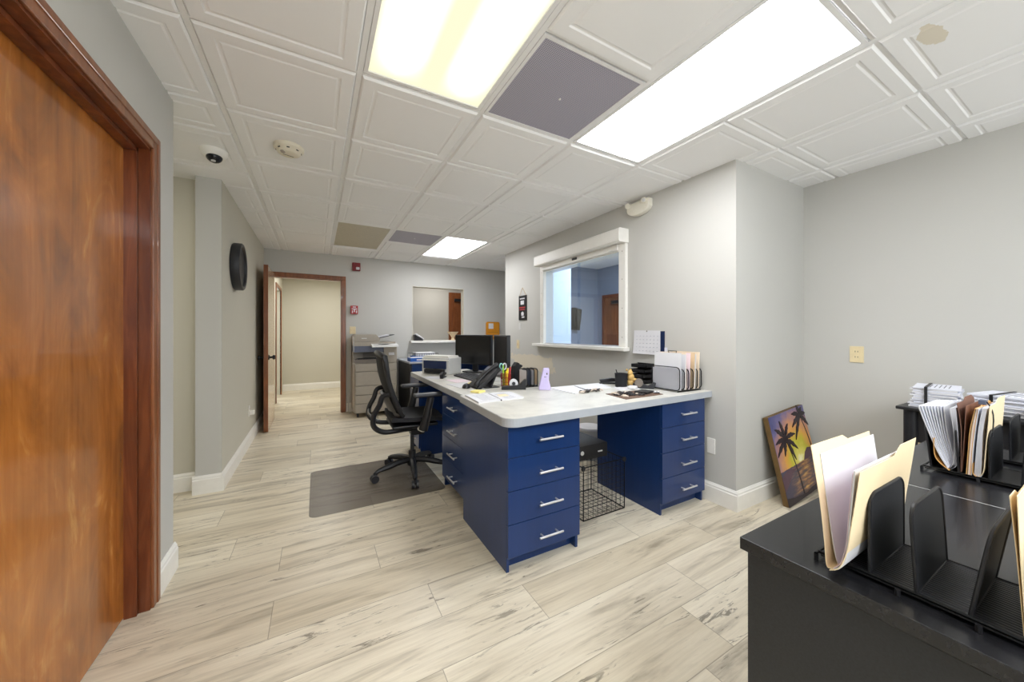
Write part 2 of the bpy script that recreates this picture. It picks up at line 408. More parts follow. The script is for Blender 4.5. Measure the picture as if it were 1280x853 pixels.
# ------------------------------------------------------------------ walls
def wall(name, boxes, m=None):
    b = MB()
    for q in boxes: b.box(*q)
    return struct(b.build(name, m or M['wall']))
WX = -.645; RX = 2.51; H0, H1 = 0, CE+.02
DY0, DY1, DZ = 1.20, 2.135, 2.035          # near left door opening
wall('wall_left', [(-.80, WX, -2.5, DY0, H0, H1), (-.80, WX, DY1, 2.43, H0, H1), (-.80, WX, DY0, DY1, DZ, H1), (-3, -.80, 2.31, 2.43, H0, H1)])
wall('wall_pilaster', [(-.80, WX, 3.48, 3.492, H0, H1)])
wall('wall_left_hall', [(-.80, WX, 3.492, 6.0, H0, H1), (-3, -.80, 3.6, 3.72, H0, H1)], M['wall_beige'])  # hall wall has the plain paint; beige puts warm light into its colour
wall('wall_left_corridor_end', [(-3.1, -3, 2.3, 3.72, H0, H1)])
BX0, BX1, BZ = -.545, .336, 2.03             # back doorway
OX0, OX1, OZ0, OZ1 = 1.413, 2.33, 1.075, 2.01
wall('wall_back', [(-.80, BX0, 6.0, 6.12, H0, H1), (BX0, BX1, 6.0, 6.12, BZ, H1), (BX1, OX0, 6.0, 6.12, H0, H1),
                   (OX0, OX1, 6.0, 6.12, H0, OZ0), (OX0, OX1, 6.0, 6.12, OZ1, H1), (OX1, 3.45, 6.0, 6.12, H0, H1)])
wy0, wy1, wz0, wz1 = 2.40, 3.664, 1.085, 2.04
wall('wall_right', [(RX, RX+.12, 1.362, wy0, H0, H1), (RX, RX+.12, wy1, 4.73, H0, H1), (RX, RX+.12, wy0, wy1, H0, wz0), (RX, RX+.12, wy0, wy1, wz1, H1)], M['wall_r'])
wall('wall_right_recess', [(RX+.12, 3.6, 1.362, 1.48, H0, 2.8)])
wall('wall_right_far', [(3.49, 3.6, -2.5, 1.362, H0, H1)])
wall('wall_recess_side', [(3.33, 3.45, 4.73, 6.0, H0, H1)])
# rear wall behind the camera; wide opening added to let fill light in
wall('wall_rear', [(-.80, 3.6, -2.5, -2.4, H0, .85), (-.80, 3.6, -2.5, -2.4, 2.15, H1), (-.80, -.35, -2.5, -2.4, .85, 2.15), (3.1, 3.6, -2.5, -2.4, .85, 2.15)])
# rooms behind the openings
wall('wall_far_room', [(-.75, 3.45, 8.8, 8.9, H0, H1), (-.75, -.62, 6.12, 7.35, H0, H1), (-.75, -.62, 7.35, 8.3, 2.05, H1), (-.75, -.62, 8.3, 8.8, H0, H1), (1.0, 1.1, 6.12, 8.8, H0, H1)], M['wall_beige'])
wall('wall_reception', [(1.1, 3.45, 7.6, 7.7, H0, H1), (3.35, 3.45, 6.12, 7.6, H0, H1)])
wall('wall_window_room', [(2.63, 6.05, 6.42, 6.55, H0, 2.8), (5.93, 6.05, 1.48, 6.42, H0, 2.8)], M['wall_blue'])
wall('wall_window_room_return', [(RX+.12, 3.68, 4.62, 4.73, H0, 2.8), (3.56, 3.68, 4.73, 6.42, H0, 2.8)], M['wall_blue_lit'])
wall('ceiling_window_room', [(RX+.12, 6.05, 1.36, 6.55, 2.76, 2.84)], M['tile'])
# baseboards
def baseboard(name, x0, y0, x1, y1, nx, ny):
    """runs from (x0,y0) to (x1,y1); (nx,ny) points into the room"""
    b = MB(); prof = [(0, 0), (.016, 0), (.016, .105), (.012, .112), (.012, .122), (.006, .132), (.004, .137), (0, .137)]
    n = len(prof); v = []
    for (px, py) in ((x0, y0), (x1, y1)): v += [(px+nx*d, py+ny*d, z) for d, z in prof]
    f = [(i, (i+1) % n, n+(i+1) % n, n+i) for i in range(n)]+[tuple(range(n)), tuple(range(n, 2*n))]
    vs, fs = b._add(v, f); bmesh.ops.recalc_face_normals(b.bm, faces=fs)
    return struct(b.build(name, M['trim']))
baseboard('baseboard_left', WX, 2.204, WX, 2.446, 1, 0)
baseboard('baseboard_left_end', WX+0, 2.43, -.8, 2.43, 0, 1)
baseboard('baseboard_hall', WX, 3.464, WX, 6.0, 1, 0)
baseboard('baseboard_pilaster', -.816, 3.48, -.645, 3.48, 0, -1)
baseboard('baseboard_corridor', -3, 3.6, -.816, 3.6, 0, -1)
baseboard('baseboard_back', .40, 6.0, 3.33, 6.0, 0, -1)
baseboard('baseboard_right', RX, 1.346, RX, 4.73, -1, 0)
baseboard('baseboard_recess', 2.51, 1.362, 3.49, 1.362, 0, -1)
baseboard('baseboard_right_far', 3.49, -2.4, 3.49, 1.362, -1, 0)
baseboard('baseboard_far_room', -.62, 8.8, 1.0, 8.8, 0, -1)
# ------------------------------------------------------------------ ceiling
G = .6096; GX = -.4358; GY = 1.7611
lights_cells = {(1, -2), (1, -1), (3, -2), (3, -1), (1, 4), (1, 5), (3, 4), (3, 5), (1, -6), (1, -5), (3, -6), (3, -5)}
vent_cells = {(2, -1)}
slab = MB(); slab.box(-3.1, 2.62, -2.5, 8.9, CE+.03, CE+.1).box(2.62, 3.6, -2.5, 1.37, CE+.03, CE+.1).box(2.62, 3.6, 4.72, 8.9, CE+.03, CE+.1)
struct(slab.build('ceiling_slab', M['tile']))
tl = MB(); tb = MB()
def tile(x0, x1, y0, y1):
    gx, gy = .013, .006; d = CE-.010; top = CE+.012
    X = [x0+gx, x1-gx]; Y = [y0+gy, y1-gy]
    def ring(i, z): return [(X[0]+i, Y[0]+i, z), (X[1]-i, Y[0]+i, z), (X[1]-i, Y[1]-i, z), (X[0]+i, Y[1]-i, z)]
    rs = [ring(0, top), ring(.001, CE-.001), ring(.009, d)]
    if min(X[1]-X[0], Y[1]-Y[0]) > .3:
        rs += [ring(.058, d), ring(.064, d+.0045), ring(.072, d+.0045), ring(.080, d+.001), ring(.088, d+.001)]
    v = [p for r in rs for p in r]; f = []
    for a in range(len(rs)-1):
        for k in range(4): f.append((a*4+k, a*4+(k+1) % 4, a*4+4+(k+1) % 4, a*4+4+k))
    f.append(tuple(range(len(v)-4, len(v))))
    vs, fs = tl._add(v, f); 
    for fc in fs: 
        fc.normal_update()
    return
def skip(i, y0): return i >= 5 and 1.30 < y0 and y0+G < 4.85

for i in range(-5, 7):
    js = list(range(-7, 12))
    if i == -1: js = [-7, -6, -5, -4, -3, -2, -1, 0, .95, 1.48, 2.49, 3, 4, 5, 6, 7, 8, 9, 10, 11]
    x0 = GX+G*i
    for a, b in zip(js[:-1], js[1:]):
        y0, y1 = GY+G*a, GY+G*b
        if y0 > 8.8: continue
        if x0+G > 3.62 and False: continue
        if not ((i, a) in lights_cells and (i, a+1) in lights_cells) and not skip(i, y0): tb.box(x0, x0+G, y1-.007, y1+.007, CE+.001, CE+.012)
        if skip(i, y0): continue
        if (i, a) in lights_cells or (i, a) in vent_cells or (i, a) == (2, 4): continue
        tile(x0, x0+G, y0, y1)
    # main tee
    if i >= 5: tb.box(x0-.012, x0+.012, -2.4, 1.36, CE, CE+.012).box(x0-.012, x0+.012, 4.75, 8.85, CE, CE+.012)
    else: tb.box(x0-.012, x0+.012, -2.4, 8.85, CE, CE+.012)
bmesh.ops.recalc_face_normals(tl.bm, faces=tl.bm.faces[:])
# outward = downwards
lowest = min(tl.bm.faces, key=lambda f: f.calc_center_median().z)
for f in tl.bm.faces:
    c = f.calc_center_median()
for f in tl.bm.faces: f.normal_update()
struct(tl.build('ceiling', M['tile'])); struct(tb.build('ceiling_trim', M['tbar']))
# perimeter angle
pa = MB(); pa.box(WX, WX+.02, -2.4, 2.43, CE-.002, CE+.001).box(WX, WX+.02, 3.48, 6, CE-.002, CE+.001).box(RX-.02, RX, 1.362, 4.73, CE-.002, CE+.001)
pa.box(RX-.0, 3.49, 1.342, 1.362, CE-.002, CE+.001).box(3.47, 3.49, -2.4, 1.342, CE-.002, CE+.001).box(-.645, 3.33, 5.98, 6, CE-.002, CE+.001)
struct(pa.build('trim_ceiling_angle', M['tbar']))
# light fixtures
EM_HI = m_emit('white_lens_glow', (251, 252, 255), 11.5)
EM_OFF = mat('unlit_acrylic_lens', (188, 180, 158), .4, var=.06, scale=40)
def fixture(label, ci, r0, r1, em, group=None):
    x0, x1, y0, y1 = GX+G*ci, GX+G*(ci+1), GY+G*r0, GY+G*r1
    o = thing('ceiling_light', label, 'ceiling light', ((x0+x1)/2, (y0+y1)/2, CE), 0, group)
    a = .014; f = .018; fr = MB(); z0 = CE-.001; z1 = CE+.01
    for q in ((x0+a, x0+a+f, y0+a, y1-a), (x1-a-f, x1-a, y0+a, y1-a), (x0+a+f, x1-a-f, y0+a, y0+a+f), (x0+a+f, x1-a-f, y1-a-f, y1-a)): fr.box(*q, z0, z1)
    fr.build('frame', M['tbar'], o)
    MB().box(x0+a, x1-a, y0+a, y1-a, z1+.005, z1+.018).build('housing', M['tbar'], o)
    MB().box(x0+a+f, x1-a-f, y0+a+f, y1-a-f, z1-.004, z1).build('diffuser', em, o)
    return o
fixture('ceiling light with a yellowish lens dimmer along its middle', 1, -2, 0, m_tubes(0, .80, 2.6, G-.03))
fixture('long bright white ceiling light nearest the bare right wall', 3, -2, 0, EM_HI)
fixture('small bright ceiling light far away near the back wall', 3, 4, 6, EM_HI)
fixture('unlit ceiling light with a dull beige lens near the back wall', 1, 4, 6, EM_OFF)
def vent(label, x0, x1, y0, y1):
    o = thing('ceiling_vent', label, 'ceiling vent', ((x0+x1)/2, (y0+y1)/2, CE))
    a = .013; f = .016; z0 = CE-.003; z1 = CE+.008; fr = MB()
    for q in ((x0+a, x0+a+f, y0+a, y1-a), (x1-a-f, x1-a, y0+a, y1-a), (x0+a+f, x1-a-f, y0+a, y0+a+f), (x0+a+f, x1-a-f, y1-a-f, y1-a)): fr.box(*q, z0, z1)
    fr.build('frame', M['tbar'], o)
    MB().box(x0+a+f, x1-a-f, y0+a+f, y1-a-f, CE-.001, CE+.003).build('grille', M['perf'], o)
    MB().lathe([(.0, -.004), (.006, -.004), (.006, 0)], 10, ((x0+x1)/2, (y0+y1)/2, CE-.001)).build('screw', M['trim'], o)
vent('square grey perforated air vent between the two big ceiling lights', GX+2*G, GX+3*G, GY-G, GY)
vent('grey perforated air vent between the far lit and unlit lights', GX+2*G, GX+3*G, GY+4*G, GY+5*G)
# dome camera and smoke detector, emergency fixture
o = thing('dome_camera', 'white dome security camera with a black lens on the ceiling', 'camera', (-.585, 2.95, CE-.010))
c = (-.585, 2.95, CE-.010)
MB().lathe([(.0, -.05), (.045, -.05), (.062, -.038), (.071, -.018), (.073, 0)], 28, c).build('housing', M['trim'], o)
MB().ball((c[0]+.004, c[1]-.012, c[2]-.044), .044, (1, 1, .9), 20).build('dome', M['lens'], o)
MB().lathe([(.007, -.006), (.012, -.006), (.012, 0), (.007, 0)], 14, (c[0]+.004, c[1]-.036, c[2]-.077)).build('lens_ring', M['print'], o)
o = thing('smoke_detector', 'round cream smoke detector on the ceiling', 'smoke detector', (-.155, 2.66, CE-.010))
c = (-.155, 2.66, CE-.010)
MB().lathe([(0, -.050), (.045, -.050), (.062, -.043), (.072, -.026), (.080, -.022), (.084, -.016), (.085, 0)], 32, c).build('body', M['det'], o)
for k in range(8):
    a = k*PI/4; MB().box(-.008, .008, .0675, .0705, -.034, -.028, 0, Matrix.Translation(c) @ Matrix.Rotation(a, 4, 'Z')).build('slot', M['darkgrey'], o)
s_ = MB().box(-.03, .03, -.0015, .0015, -.0515, -.0495, 0, Matrix.Translation(c) @ Matrix.Rotation(.3, 4, 'Z') @ Matrix.Translation((0, .012, 0)))
s_.build('slot', M['darkgrey'], o)
MB().lathe([(0, -.008), (.012, -.008), (.016, 0)], 16, (c[0]-.03, c[1]-.03, c[2]-.046)).build('test_button', M['copier'], o)
o = thing('emergency_light', 'white half-round emergency light high on the wall near the ceiling', 'emergency light', (RX, 2.16, 2.30))
pts = [(2.05, 2.385)]+[(2.165-.125*math.cos(a), 2.315-.062*math.sin(a)) for a in [PI*.05+PI*.9*k/12 for k in range(13)]]
pts = [(2.045, 2.372), (2.045, 2.31)]+[(2.165-.120*math.cos(a), 2.315-.058*math.sin(a)) for a in [.25+k*(PI-.25)/12 for k in range(13)]]+[(2.283, 2.34), (2.262, 2.365), (2.262, 2.372)]
MB().prism(pts, 'x', RX-.055, RX, bv=.006).build('body', M['beigewh'], o)
for y in (2.085, 2.262): MB().tube([(RX-.045, y, 2.362), (RX-.075, y-.006, 2.355)], [.020, .024], 18).build('lamp_head', M['beigewh'], o)
MB().tube([(RX-.0752, 2.079, 2.355), (RX-.078, 2.0785, 2.354)], [.018, .014], 18).build('lamp_lens', M['print'], o)
# ------------------------------------------------------------------ near left door
d = MB(); d.box(-.757, -.717, DY0+.006, DY1-.006, .008, DZ-.012, .002); dr = struct(d.build('door_1', M['door']))
j = MB(); j.box(-.80, -.677, DY1-.016, DY1, 0, DZ).box(-.677, -.640, DY1-.010, DY1+.002, 0, DZ+.002)
j.box(-.80, -.640, DY0, DY1, DZ-.010, DZ+.003).box(-.717, -.677, DY1-.028, DY1-.012, 0, DZ-.012).box(-.717, -.677, DY0, DY1, DZ-.030, DZ-.012)
struct(j.build('trim_1_door_jamb', M['casing']))
j = MB(); j.box(-.645, -.630, DY1, 2.204, 0, 2.106, .004).box(-.645, -.630, DY0-.07, DY1, DZ, 2.106, .004).box(-.645, -.630, DY0-.07, DY0, 0, DZ)
j.box(-.634, -.626, DY1+.035, 2.198, 0, 2.1, .003).box(-.634, -.626, DY0-.07, DY1+.035, DZ+.035, 2.1, .003)
struct(j.build('trim_1_door_casing', M['casing2']))
# ------------------------------------------------------------------ back doorway
j = MB(); j.box(BX1, .396, 5.984, 6.0, 0, 2.03, .004).box(-.605, .396, 5.984, 6.0, 2.03, 2.09, .004).box(-.605, BX0, 5.984, 6.0, 0, 2.03, .004)
j.box(BX1-.012, BX1, 6.0, 6.12, 0, BZ).box(BX0, BX0+.012, 6.0, 6.12, 0, BZ).box(BX0, BX1, 6.0, 6.12, BZ-.012, BZ)
struct(j.build('trim_2_door_casing', M['casing2']))
dl = MB(); dl.use(M['door2']); dl.box(-.563, -.520, 5.222, 5.982, .01, 2.055)
o = dl.build('door_2', None); struct(o)
e = MB(); e.box(-.565, -.518, 5.216, 5.223, .01, 2.056); e.build('door_edge', M['casing2'], o)
def knob(par, x, y, z, sx, m):
    b = MB(); R = Matrix.Translation((x, y, z)) @ Matrix.Rotation(sx*PI/2, 4, 'Y')
    b.lathe([(0, .0), (.03, 0), (.03, .008), (.012, .012), (.012, .035), (.026, .042), (.030, .055), (.024, .068), (0, .070)], 18, mx=R); b.build('door_knob', m, par)
knob(o, -.520, 5.29, .917, 1, M['black']); knob(o, -.563, 5.29, .917, -1, M['black'])
# far doorway casing and its bright window
j = MB(); j.box(-.635, -.605, 8.30, 8.37, 0, 2.10, .004).box(-.635, -.605, 7.28, 7.35, 0, 2.10, .004).box(-.635, -.605, 7.35, 8.30, 2.05, 2.10, .004)
struct(j.build('trim_3_door_casing', M['casing2']))
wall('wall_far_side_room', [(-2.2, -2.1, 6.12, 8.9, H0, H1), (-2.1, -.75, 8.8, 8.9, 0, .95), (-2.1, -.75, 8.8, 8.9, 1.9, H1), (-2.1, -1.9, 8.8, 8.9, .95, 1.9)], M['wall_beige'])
# ------------------------------------------------------------------ opening in the back wall with a ledge
j = MB()
for q in ((OX0-.004, OX0+.006, OZ0, OZ1), (OX1-.006, OX1+.004, OZ0, OZ1+.004), (OX0+.006, OX1-.006, OZ1-.006, OZ1+.004)): j.box(q[0], q[1], 5.997, 6.123, q[2], q[3])
struct(j.build('trim_4_opening', M['wall_beige']))
lg = MB(); lg.use(M['trim']); lg.box(1.36, 2.42, 5.84, 6.0, 1.055, 1.092, .004).box(OX0, OX1, 5.99, 6.16, 1.062, 1.092)
tag(lg.build('service_ledge'), 'white ledge below the opening in the back wall', 'ledge')
# door beyond the opening
o = thing('panel_door', 'reddish brown door seen through the opening in the back wall', 'door', (2.96, 7.58, 0))
MB().box(2.66, 3.34, 7.555, 7.59, 0, 2.06, .003).build('door_leaf', M['door3'], o)
cs = MB(); cs.box(2.59, 2.66, 7.575, 7.598, 0, 2.13).box(2.66, 3.34, 7.575, 7.598, 2.06, 2.13); cs.build('casing', M['casing2'], o)
MB().box(2.70, 2.92, 7.49, 7.55, 1.93, 1.99, .004).tube([(2.90, 7.52, 1.995), (3.0, 7.40, 2.0), (3.12, 7.55, 2.03)], .008).build('door_closer', M['black'], o)
p = tag(MB().box(3.02, 3.20, 7.5525, 7.5548, 1.32, 1.62).build('paper_notice', M['white']), 'white paper notice taped to the brown door beyond the opening', 'notice')
for k in range(4): MB().box(3.05, 3.17, 7.5518, 7.5525, 1.40+.05*k, 1.408+.05*k).build('text_line', M['inkline'], p)
# ------------------------------------------------------------------ service window in the right wall
o = tag(bpy.data.objects.new('window_1', None)); COL.objects.link(o); o.location = (RX, 3.03, 1.08); struct(o)
o.matrix_basis = Matrix.Translation((RX, 3.03, 1.08))
f = MB(); t0 = .03
f.box(RX-t0, RX+.125, wy0-.078, wy0+.004, wz0, 2.06, .003).box(RX-t0, RX+.125, wy1-.004, wy1+.072, wz0, 2.06, .003).box(RX-t0+.004, RX+.122, wy0+.004, wy1-.004, 1.985, 2.058, .003)
f.build('window_frame', M['trim'], o)
f = MB(); f.box(RX-.004, RX+.02, wy0, wy1, 1.093, 1.10); f.box(RX+.02, RX+.1, wy0, wy1, 1.088, 1.094)
f.build('window_track', M['steel'], o)
MB().box(RX-.014, RX-.009, wy0+.01, wy0+.62, 1.10, 1.985).build('window_pane', M['glass'], o)
MB().box(RX+.006, RX+.011, wy0+.60, wy1-.01, 1.10, 1.985).build('window_pane', M['glass'], o)
MB().box(RX-.075, RX+.12, 2.30, 3.86, 1.052, 1.088, .006).build('window_sill', M['trim'], o)
sh = thing('roller_shutter', 'white roller shutter box mounted over the service window', 'shutter', (RX, 3.02, 2.04))
pr = [(RX-.001, 2.052), (RX-.115, 2.052), (RX-.125, 2.062), (RX-.125, 2.165), (RX-.112, 2.178), (RX-.001, 2.178)]
MB().prism([(x, z) for x, z in pr], 'y', 2.31, 3.73).build('shutter_box', M['trim'], sh)
MB().box(RX-.055, RX-.033, wy0+.0, wy1, 1.995, 2.050, .003).build('bottom_bar', M['trim'], sh)
MB().box(RX-.062, RX-.055, 2.98, 3.06, 2.015, 2.040, .002).build('latch', M['black'], sh)
for y in (wy0+.09, wy1-.06): MB().tube([(RX-.056, y, 2.005), (RX-.066, y, 2.0), (RX-.066, y-.04, 1.998)], .004, 6).build('pull_hook', M['steel'], sh)
sc_ = MB()
for y in (wy0-.04, wy1+.035):
    for z in (1.18, 1.45, 1.72, 1.98): sc_.box(RX-t0-.0015, RX-t0, y-.004, y+.004, z-.004, z+.004)
sc_.build('screw_heads', M['copier'], o)
# room beyond the service window
o = thing('wooden_door', 'brown wooden door in the room seen through the service window', 'door', (5.9, 5.9, 0))
MB().box(5.87, 5.925, 5.20, 6.12, 0, 2.03, .003).build('door_leaf', M['door3'], o)
cs = MB(); cs.box(5.86, 5.928, 6.12, 6.20, 0, 2.10).box(5.86, 5.928, 5.12, 6.12, 2.03, 2.10).box(5.86, 5.928, 5.12, 5.20, 0, 2.03); cs.build('casing', M['casing'], o)
MB().box(5.80, 5.868, 5.62, 5.86, 1.88, 1.95, .004).build('door_closer', M['black'], o)
MB().tube([(5.87, 5.40, 1.62), (5.855, 5.40, 1.62)], .012, 12).build('peephole', M['steel'], o)
MB().box(5.862, 5.869, 5.40, 5.52, 1.52, 1.56).build('door_plate', M['steel'], o)
tag(MB().prism([(5.12, 1.30), (5.26, 1.28), (5.30, 1.53), (5.32, 1.76), (5.12, 1.80)], 'y', 6.28, 6.419, bv=.01).build('paper_towel_dispenser', M['screen']), 'black paper towel dispenser on the wall beyond the service window', 'dispenser')
# ------------------------------------------------------------------ counter
cz0, cz1 = .755, .80
cn = thing('countertop', 'white marble-look L-shaped desk countertop with rounded corners', 'countertop', (1.6, 2.0, cz1))
def arc(cx, cy, r, a0, a1, n=7): return [(cx+r*math.cos(a0+(a1-a0)*k/n), cy+r*math.sin(a0+(a1-a0)*k/n)) for k in range(n+1)]
fp = arc(.805+.07, 1.495+.07, .07, PI, 1.5*PI)+[(RX-.002, 1.528), (RX-.002, 2.24), (.842, 2.24), (.838, 2.185)]
MB().prism(fp, 'z', cz0+.001, cz1-.002).build('edge_band', M['edge'], cn)
fi = arc(.808+.07, 1.498+.07, .07, PI, 1.5*PI)+[(RX-.003, 1.531), (RX-.003, 2.238), (.845, 2.238), (.841, 2.185)]
MB().prism(fi, 'z', cz1-.002, cz1).build('top_surface', M['counter'], cn)
lp_ = [(.862, 2.241), (1.54, 2.241), (1.54, 3.86), (.905, 3.86), (.885, 3.84)]
MB().prism(lp_, 'z', cz0+.001, cz1-.002).build('edge_band', M['edge'], cn)
MB().prism([(.865, 2.241), (1.537, 2.241), (1.537, 3.857), (.908, 3.857), (.888, 3.838)], 'z', cz1-.002, cz1).build('top_surface', M['counter'], cn)
ZD = [.078, .248, .417, .585, .752]
def drawer_unit(label, loc, rz, w=.46, dep=.6, group='blue drawer cabinets under the countertop', parity=0):
    """local: front at y=0 facing -y, x from 0 to w"""
    o = thing('drawer_cabinet', label, 'drawer cabinet', (0, 0, 0), 0, group)
    b = MB(); t = .016
    b.box(0, t, 0, dep, 0, .753, .001).box(w-t, w, 0.0, dep, 0.0, .753, .001).box(t, w-t, dep-t, dep, 0, .753).box(t, w-t, .02, dep-t, .737, .753).box(t, w-t, .02, dep-t, .075, .09)
    b.build('carcass', M['blue'], o)
    MB().box(t, w-t, .045, .058, 0, .074).build('toe_kick', M['blue'], o)
    for k in range(4):
        d_ = MB().box(.0 if k else .0, w, -.019, -.001, ZD[k]+.0015, ZD[k+1]-.0015, .0012).build('drawer', M['blue'], o)
        zc = ZD[k]+(.076 if k < 3 else .080); hb = MB(); cx = w/2+.015
        hb.tube([(cx-.075, -.052, zc), (cx+.075, -.052, zc)], .0058, 10)
        for s in (-.048, .048): hb.tube([(cx+s, -.019, zc), (cx+s, -.052, zc)], .0045, 8)
        hb.build('handle', M['steel'], d_)
    place(o, loc, rz); return o
d1 = drawer_unit('navy drawer cabinet at the near left corner of the countertop', (.842, 1.575, 0), 0)
drawer_unit('navy drawer cabinet under the right end, beside the wall', (2.004, 1.575, 0), 0)
drawer_unit('navy drawer cabinet facing the office chair, behind the nearest one', (.90, 2.74, 0), -PI/2, w=.55, dep=.6)
drawer_unit('navy drawer cabinet on the far side of the office chair', (.90, 3.84, 0), -PI/2, w=.36, dep=.6)
# wire crate & box under counter
o = thing('wire_crate', 'black wire grid storage crate under the countertop', 'wire crate', (1.69, 1.93, 0))
x0, x1, y0, y1, z1 = 1.505, 1.872, 1.762, 2.10, .352
def gridpanel(name, P0, U, V, nu, nv):
    b = MB(); P0, U, V = Vector(P0), Vector(U), Vector(V)
    for q in ((P0, P0+U), (P0, P0+V), (P0+V, P0+U+V), (P0+U, P0+U+V)): b.tube(q, .0035, 6)
    for k in range(1, nu): b.tube((P0+U*k/nu, P0+U*k/nu+V), .0014, 4)
    for k in range(1, nv): b.tube((P0+V*k/nv, P0+V*k/nv+U), .0014, 4)
    b.build(name, M['wire'], o)
gridpanel('wire_panel', (x0, y0, .005), (x1-x0, 0, 0), (0, 0, z1-.01), 9, 9)
gridpanel('wire_panel', (x1, y0, .005), (0, y1-y0, 0), (0, 0, z1-.01), 9, 9)
gridpanel('wire_panel', (x0, y1, .005), (x1-x0, 0, 0), (0, 0, z1-.01), 9, 9)
gridpanel('wire_panel', (x0, y0, .005), (x1-x0, 0, 0), (0, y1-y0, 0), 9, 9)
gridpanel('wire_panel', (x0, y0, .005), (0, y1-y0, 0), (0, 0, z1-.01), 9, 9)
for p in ((x1, y0, z1-.01), (x0, y0, z1-.01)): MB().ball(p, .017, (1, .6, 1)).build('connector', M['black'], o)
o = thing('metal_box', 'black metal box on top of the wire crate', 'box', (1.66, 2.0, .357))
MB().box(1.40, 1.79, 1.84, 2.16, .357, .455, .004).build('body', M['black'], o)
MB().tube([(1.56, 1.84, .41), (1.56, 1.835, .41)], .014, 16).build('round_lock', M['print'], o)
MB().box(1.70, 1.74, 1.836, 1.84, .398, .406).build('label_plate', M['print'], o)
MB().box(1.36, 1.45, 1.98, 2.02, 0, .357).box(1.36, 1.45, 2.10, 2.14, 0, .357).build('stand', M['black'], o)
o = thing('waste_bin', 'pale grey waste bin near the wall behind the wire crate', 'waste bin', (2.27, 2.60, 0))
MB().lathe([(.0, 0), (.09, 0), (.115, .30), (.12, .30), (.12, .308), (.112, .308), (.088, .01), (0, .01)], 24, (2.33, 2.64, 0)).build('bucket', M['print'], o)
MB().lathe([(.119, .285), (.124, .290), (.124, .31), (.119, .313)], 24, (2.33, 2.64, 0)).build('rim', M['white'], o)
# ------------------------------------------------------------------ chair mat
b = MB(); b.prism(rrect(-.045, .893, 2.66, 3.545, .05), 'z', .0005, .0035)
tag(b.build('chair_mat', M['vinyl']), 'translucent grey-brown chair mat on the plank floor', 'chair mat')
# ------------------------------------------------------------------ office chair (local: faces +x)
ch = thing('office_chair', 'black mesh office chair with adjustable armrests at the desk', 'office chair', (.725, 3.09, .0035), math.radians(-2))
T = wmat(ch)
def spline(pts, n=6):
    P = [Vector(p) for p in pts]; out = []
    for i in range(len(P)-1):
        p0, p1, p2, p3 = P[max(i-1, 0)], P[i], P[i+1], P[min(i+2, len(P)-1)]
        for k in range(n):
            t = k/n; out.append(.5*((2*p1)+(-p0+p2)*t+(2*p0-5*p1+4*p2-p3)*t*t+(-p0+3*p1-3*p2+p3)*t**3))
    out.append(P[-1]); return out
# base
MB().lathe([(0, .075), (.035, .075), (.045, .09), (.042, .13), (.032, .15), (.03, .20), (.0, .20)], 20, mx=T).build('base_hub', M['black'], ch)
for k in range(5):
    a = math.radians(189+2+72*k); ca, sa = math.cos(a), math.sin(a)
    pts = [(.03*ca, .03*sa, .125), (.12*ca, .12*sa, .12), (.22*ca, .22*sa, .10), (.29*ca, .29*sa, .085), (.31*ca, .31*sa, .07)]
    lg_ = MB().tube(spline(pts, 3), [.026]*6+[.024, .022, .02, .018, .017, .016, .015], 8, T).build('base_leg', M['black'], ch)
    cas = MB(); cx, cy = .318*ca, .318*sa
    cas.tube([(cx, cy, .085), (cx, cy, .045)], .009, 8, T).tube([(cx-.02*ca, cy-.02*sa, .055), (cx+.004, cy, .06), (cx+.024*ca, cy+.024*sa, .045)], .012, 8, T)
    ca_o = cas.build('caster', M['black'], ch)
    for s in (-1, 1):
        w_ = MB(); ox, oy = -sa*s*.008, ca*s*.008
        w_.tube([(cx+ox, cy+oy, 0.031), (cx+ox-sa*s*.018, cy+oy+ca*s*.018, .031)], .031, 18, T); w_.build('wheel', M['darkgrey'], ca_o)
MB().cyl((0, 0, .18), (0, 0, .40), .016, 14, T).build('gas_lift', M['darkgrey'], ch)
MB().box(-.13, .12, -.08, .08, .385, .445, .015, T).box(-.02, .1, -.05, .05, .34, .39, .01, T).box(.02, .14, .10, .13, .36, .40, .008, T).build('mechanism', M['black'], ch)
# seat: curved cushion
def seat_mesh():
    b = MB(); rows = []; n = 14; m_ = 12
    for i in range(n+1):
        u = i/n; x = -.20+.48*u; row = []
        wd = .245*(1-.10*(1-u))*(1-.12*max(0, u-.85)/.15)
        for jx in range(m_+1):
            s = -1+2*jx/m_; z = .49+.018*s*s - .05*max(0, (u-.72)/.28)**2 + .02*(1-u)**2
            row.append((x, s*wd, z))
        rows.append(row)
    b.sheet(rows, .032, T); return b
so = seat_mesh().build('seat', M['mesh'], ch, True)
MB().box(-.19, .18, -.19, .19, .44, .466, .012, T).build('seat_pan', M['black'], ch)
# backrest: frame ring + mesh panel (leaning back)
def bp(s, t):  # s -1..1 lateral, t 0..1 height
    w = .195+.045*math.sin(min(1, t*1.15)*PI*.6)
    x = -.135-.15*t-.035*math.sin(t*PI)+.05*abs(s)**2.2*.6; z = .53+.53*t
    return (x, s*w, z)
ring = []
N = 12
for k in range(N+1): ring.append(bp(-1+.0, .04+.9*k/N))
for k in range(1, 9): ring.append(bp(-1+2*k/9., .94+.05*math.sin(k/9.*PI)))
for k in range(N+1): ring.append(bp(1, .94-.9*k/N))
for k in range(1, 9): ring.append(bp(1-2*k/9., .04-.045*math.sin(k/9.*PI)))
MB().tube(ring, .021, 8, T, closed=True).build('back_frame', M['black'], ch)
rows = [[bp(-1+2*jx/10, .02+.95*i/14) for jx in range(11)] for i in range(15)]
MB().sheet(rows, .006, T).build('backrest', M['mesh'], ch, True)
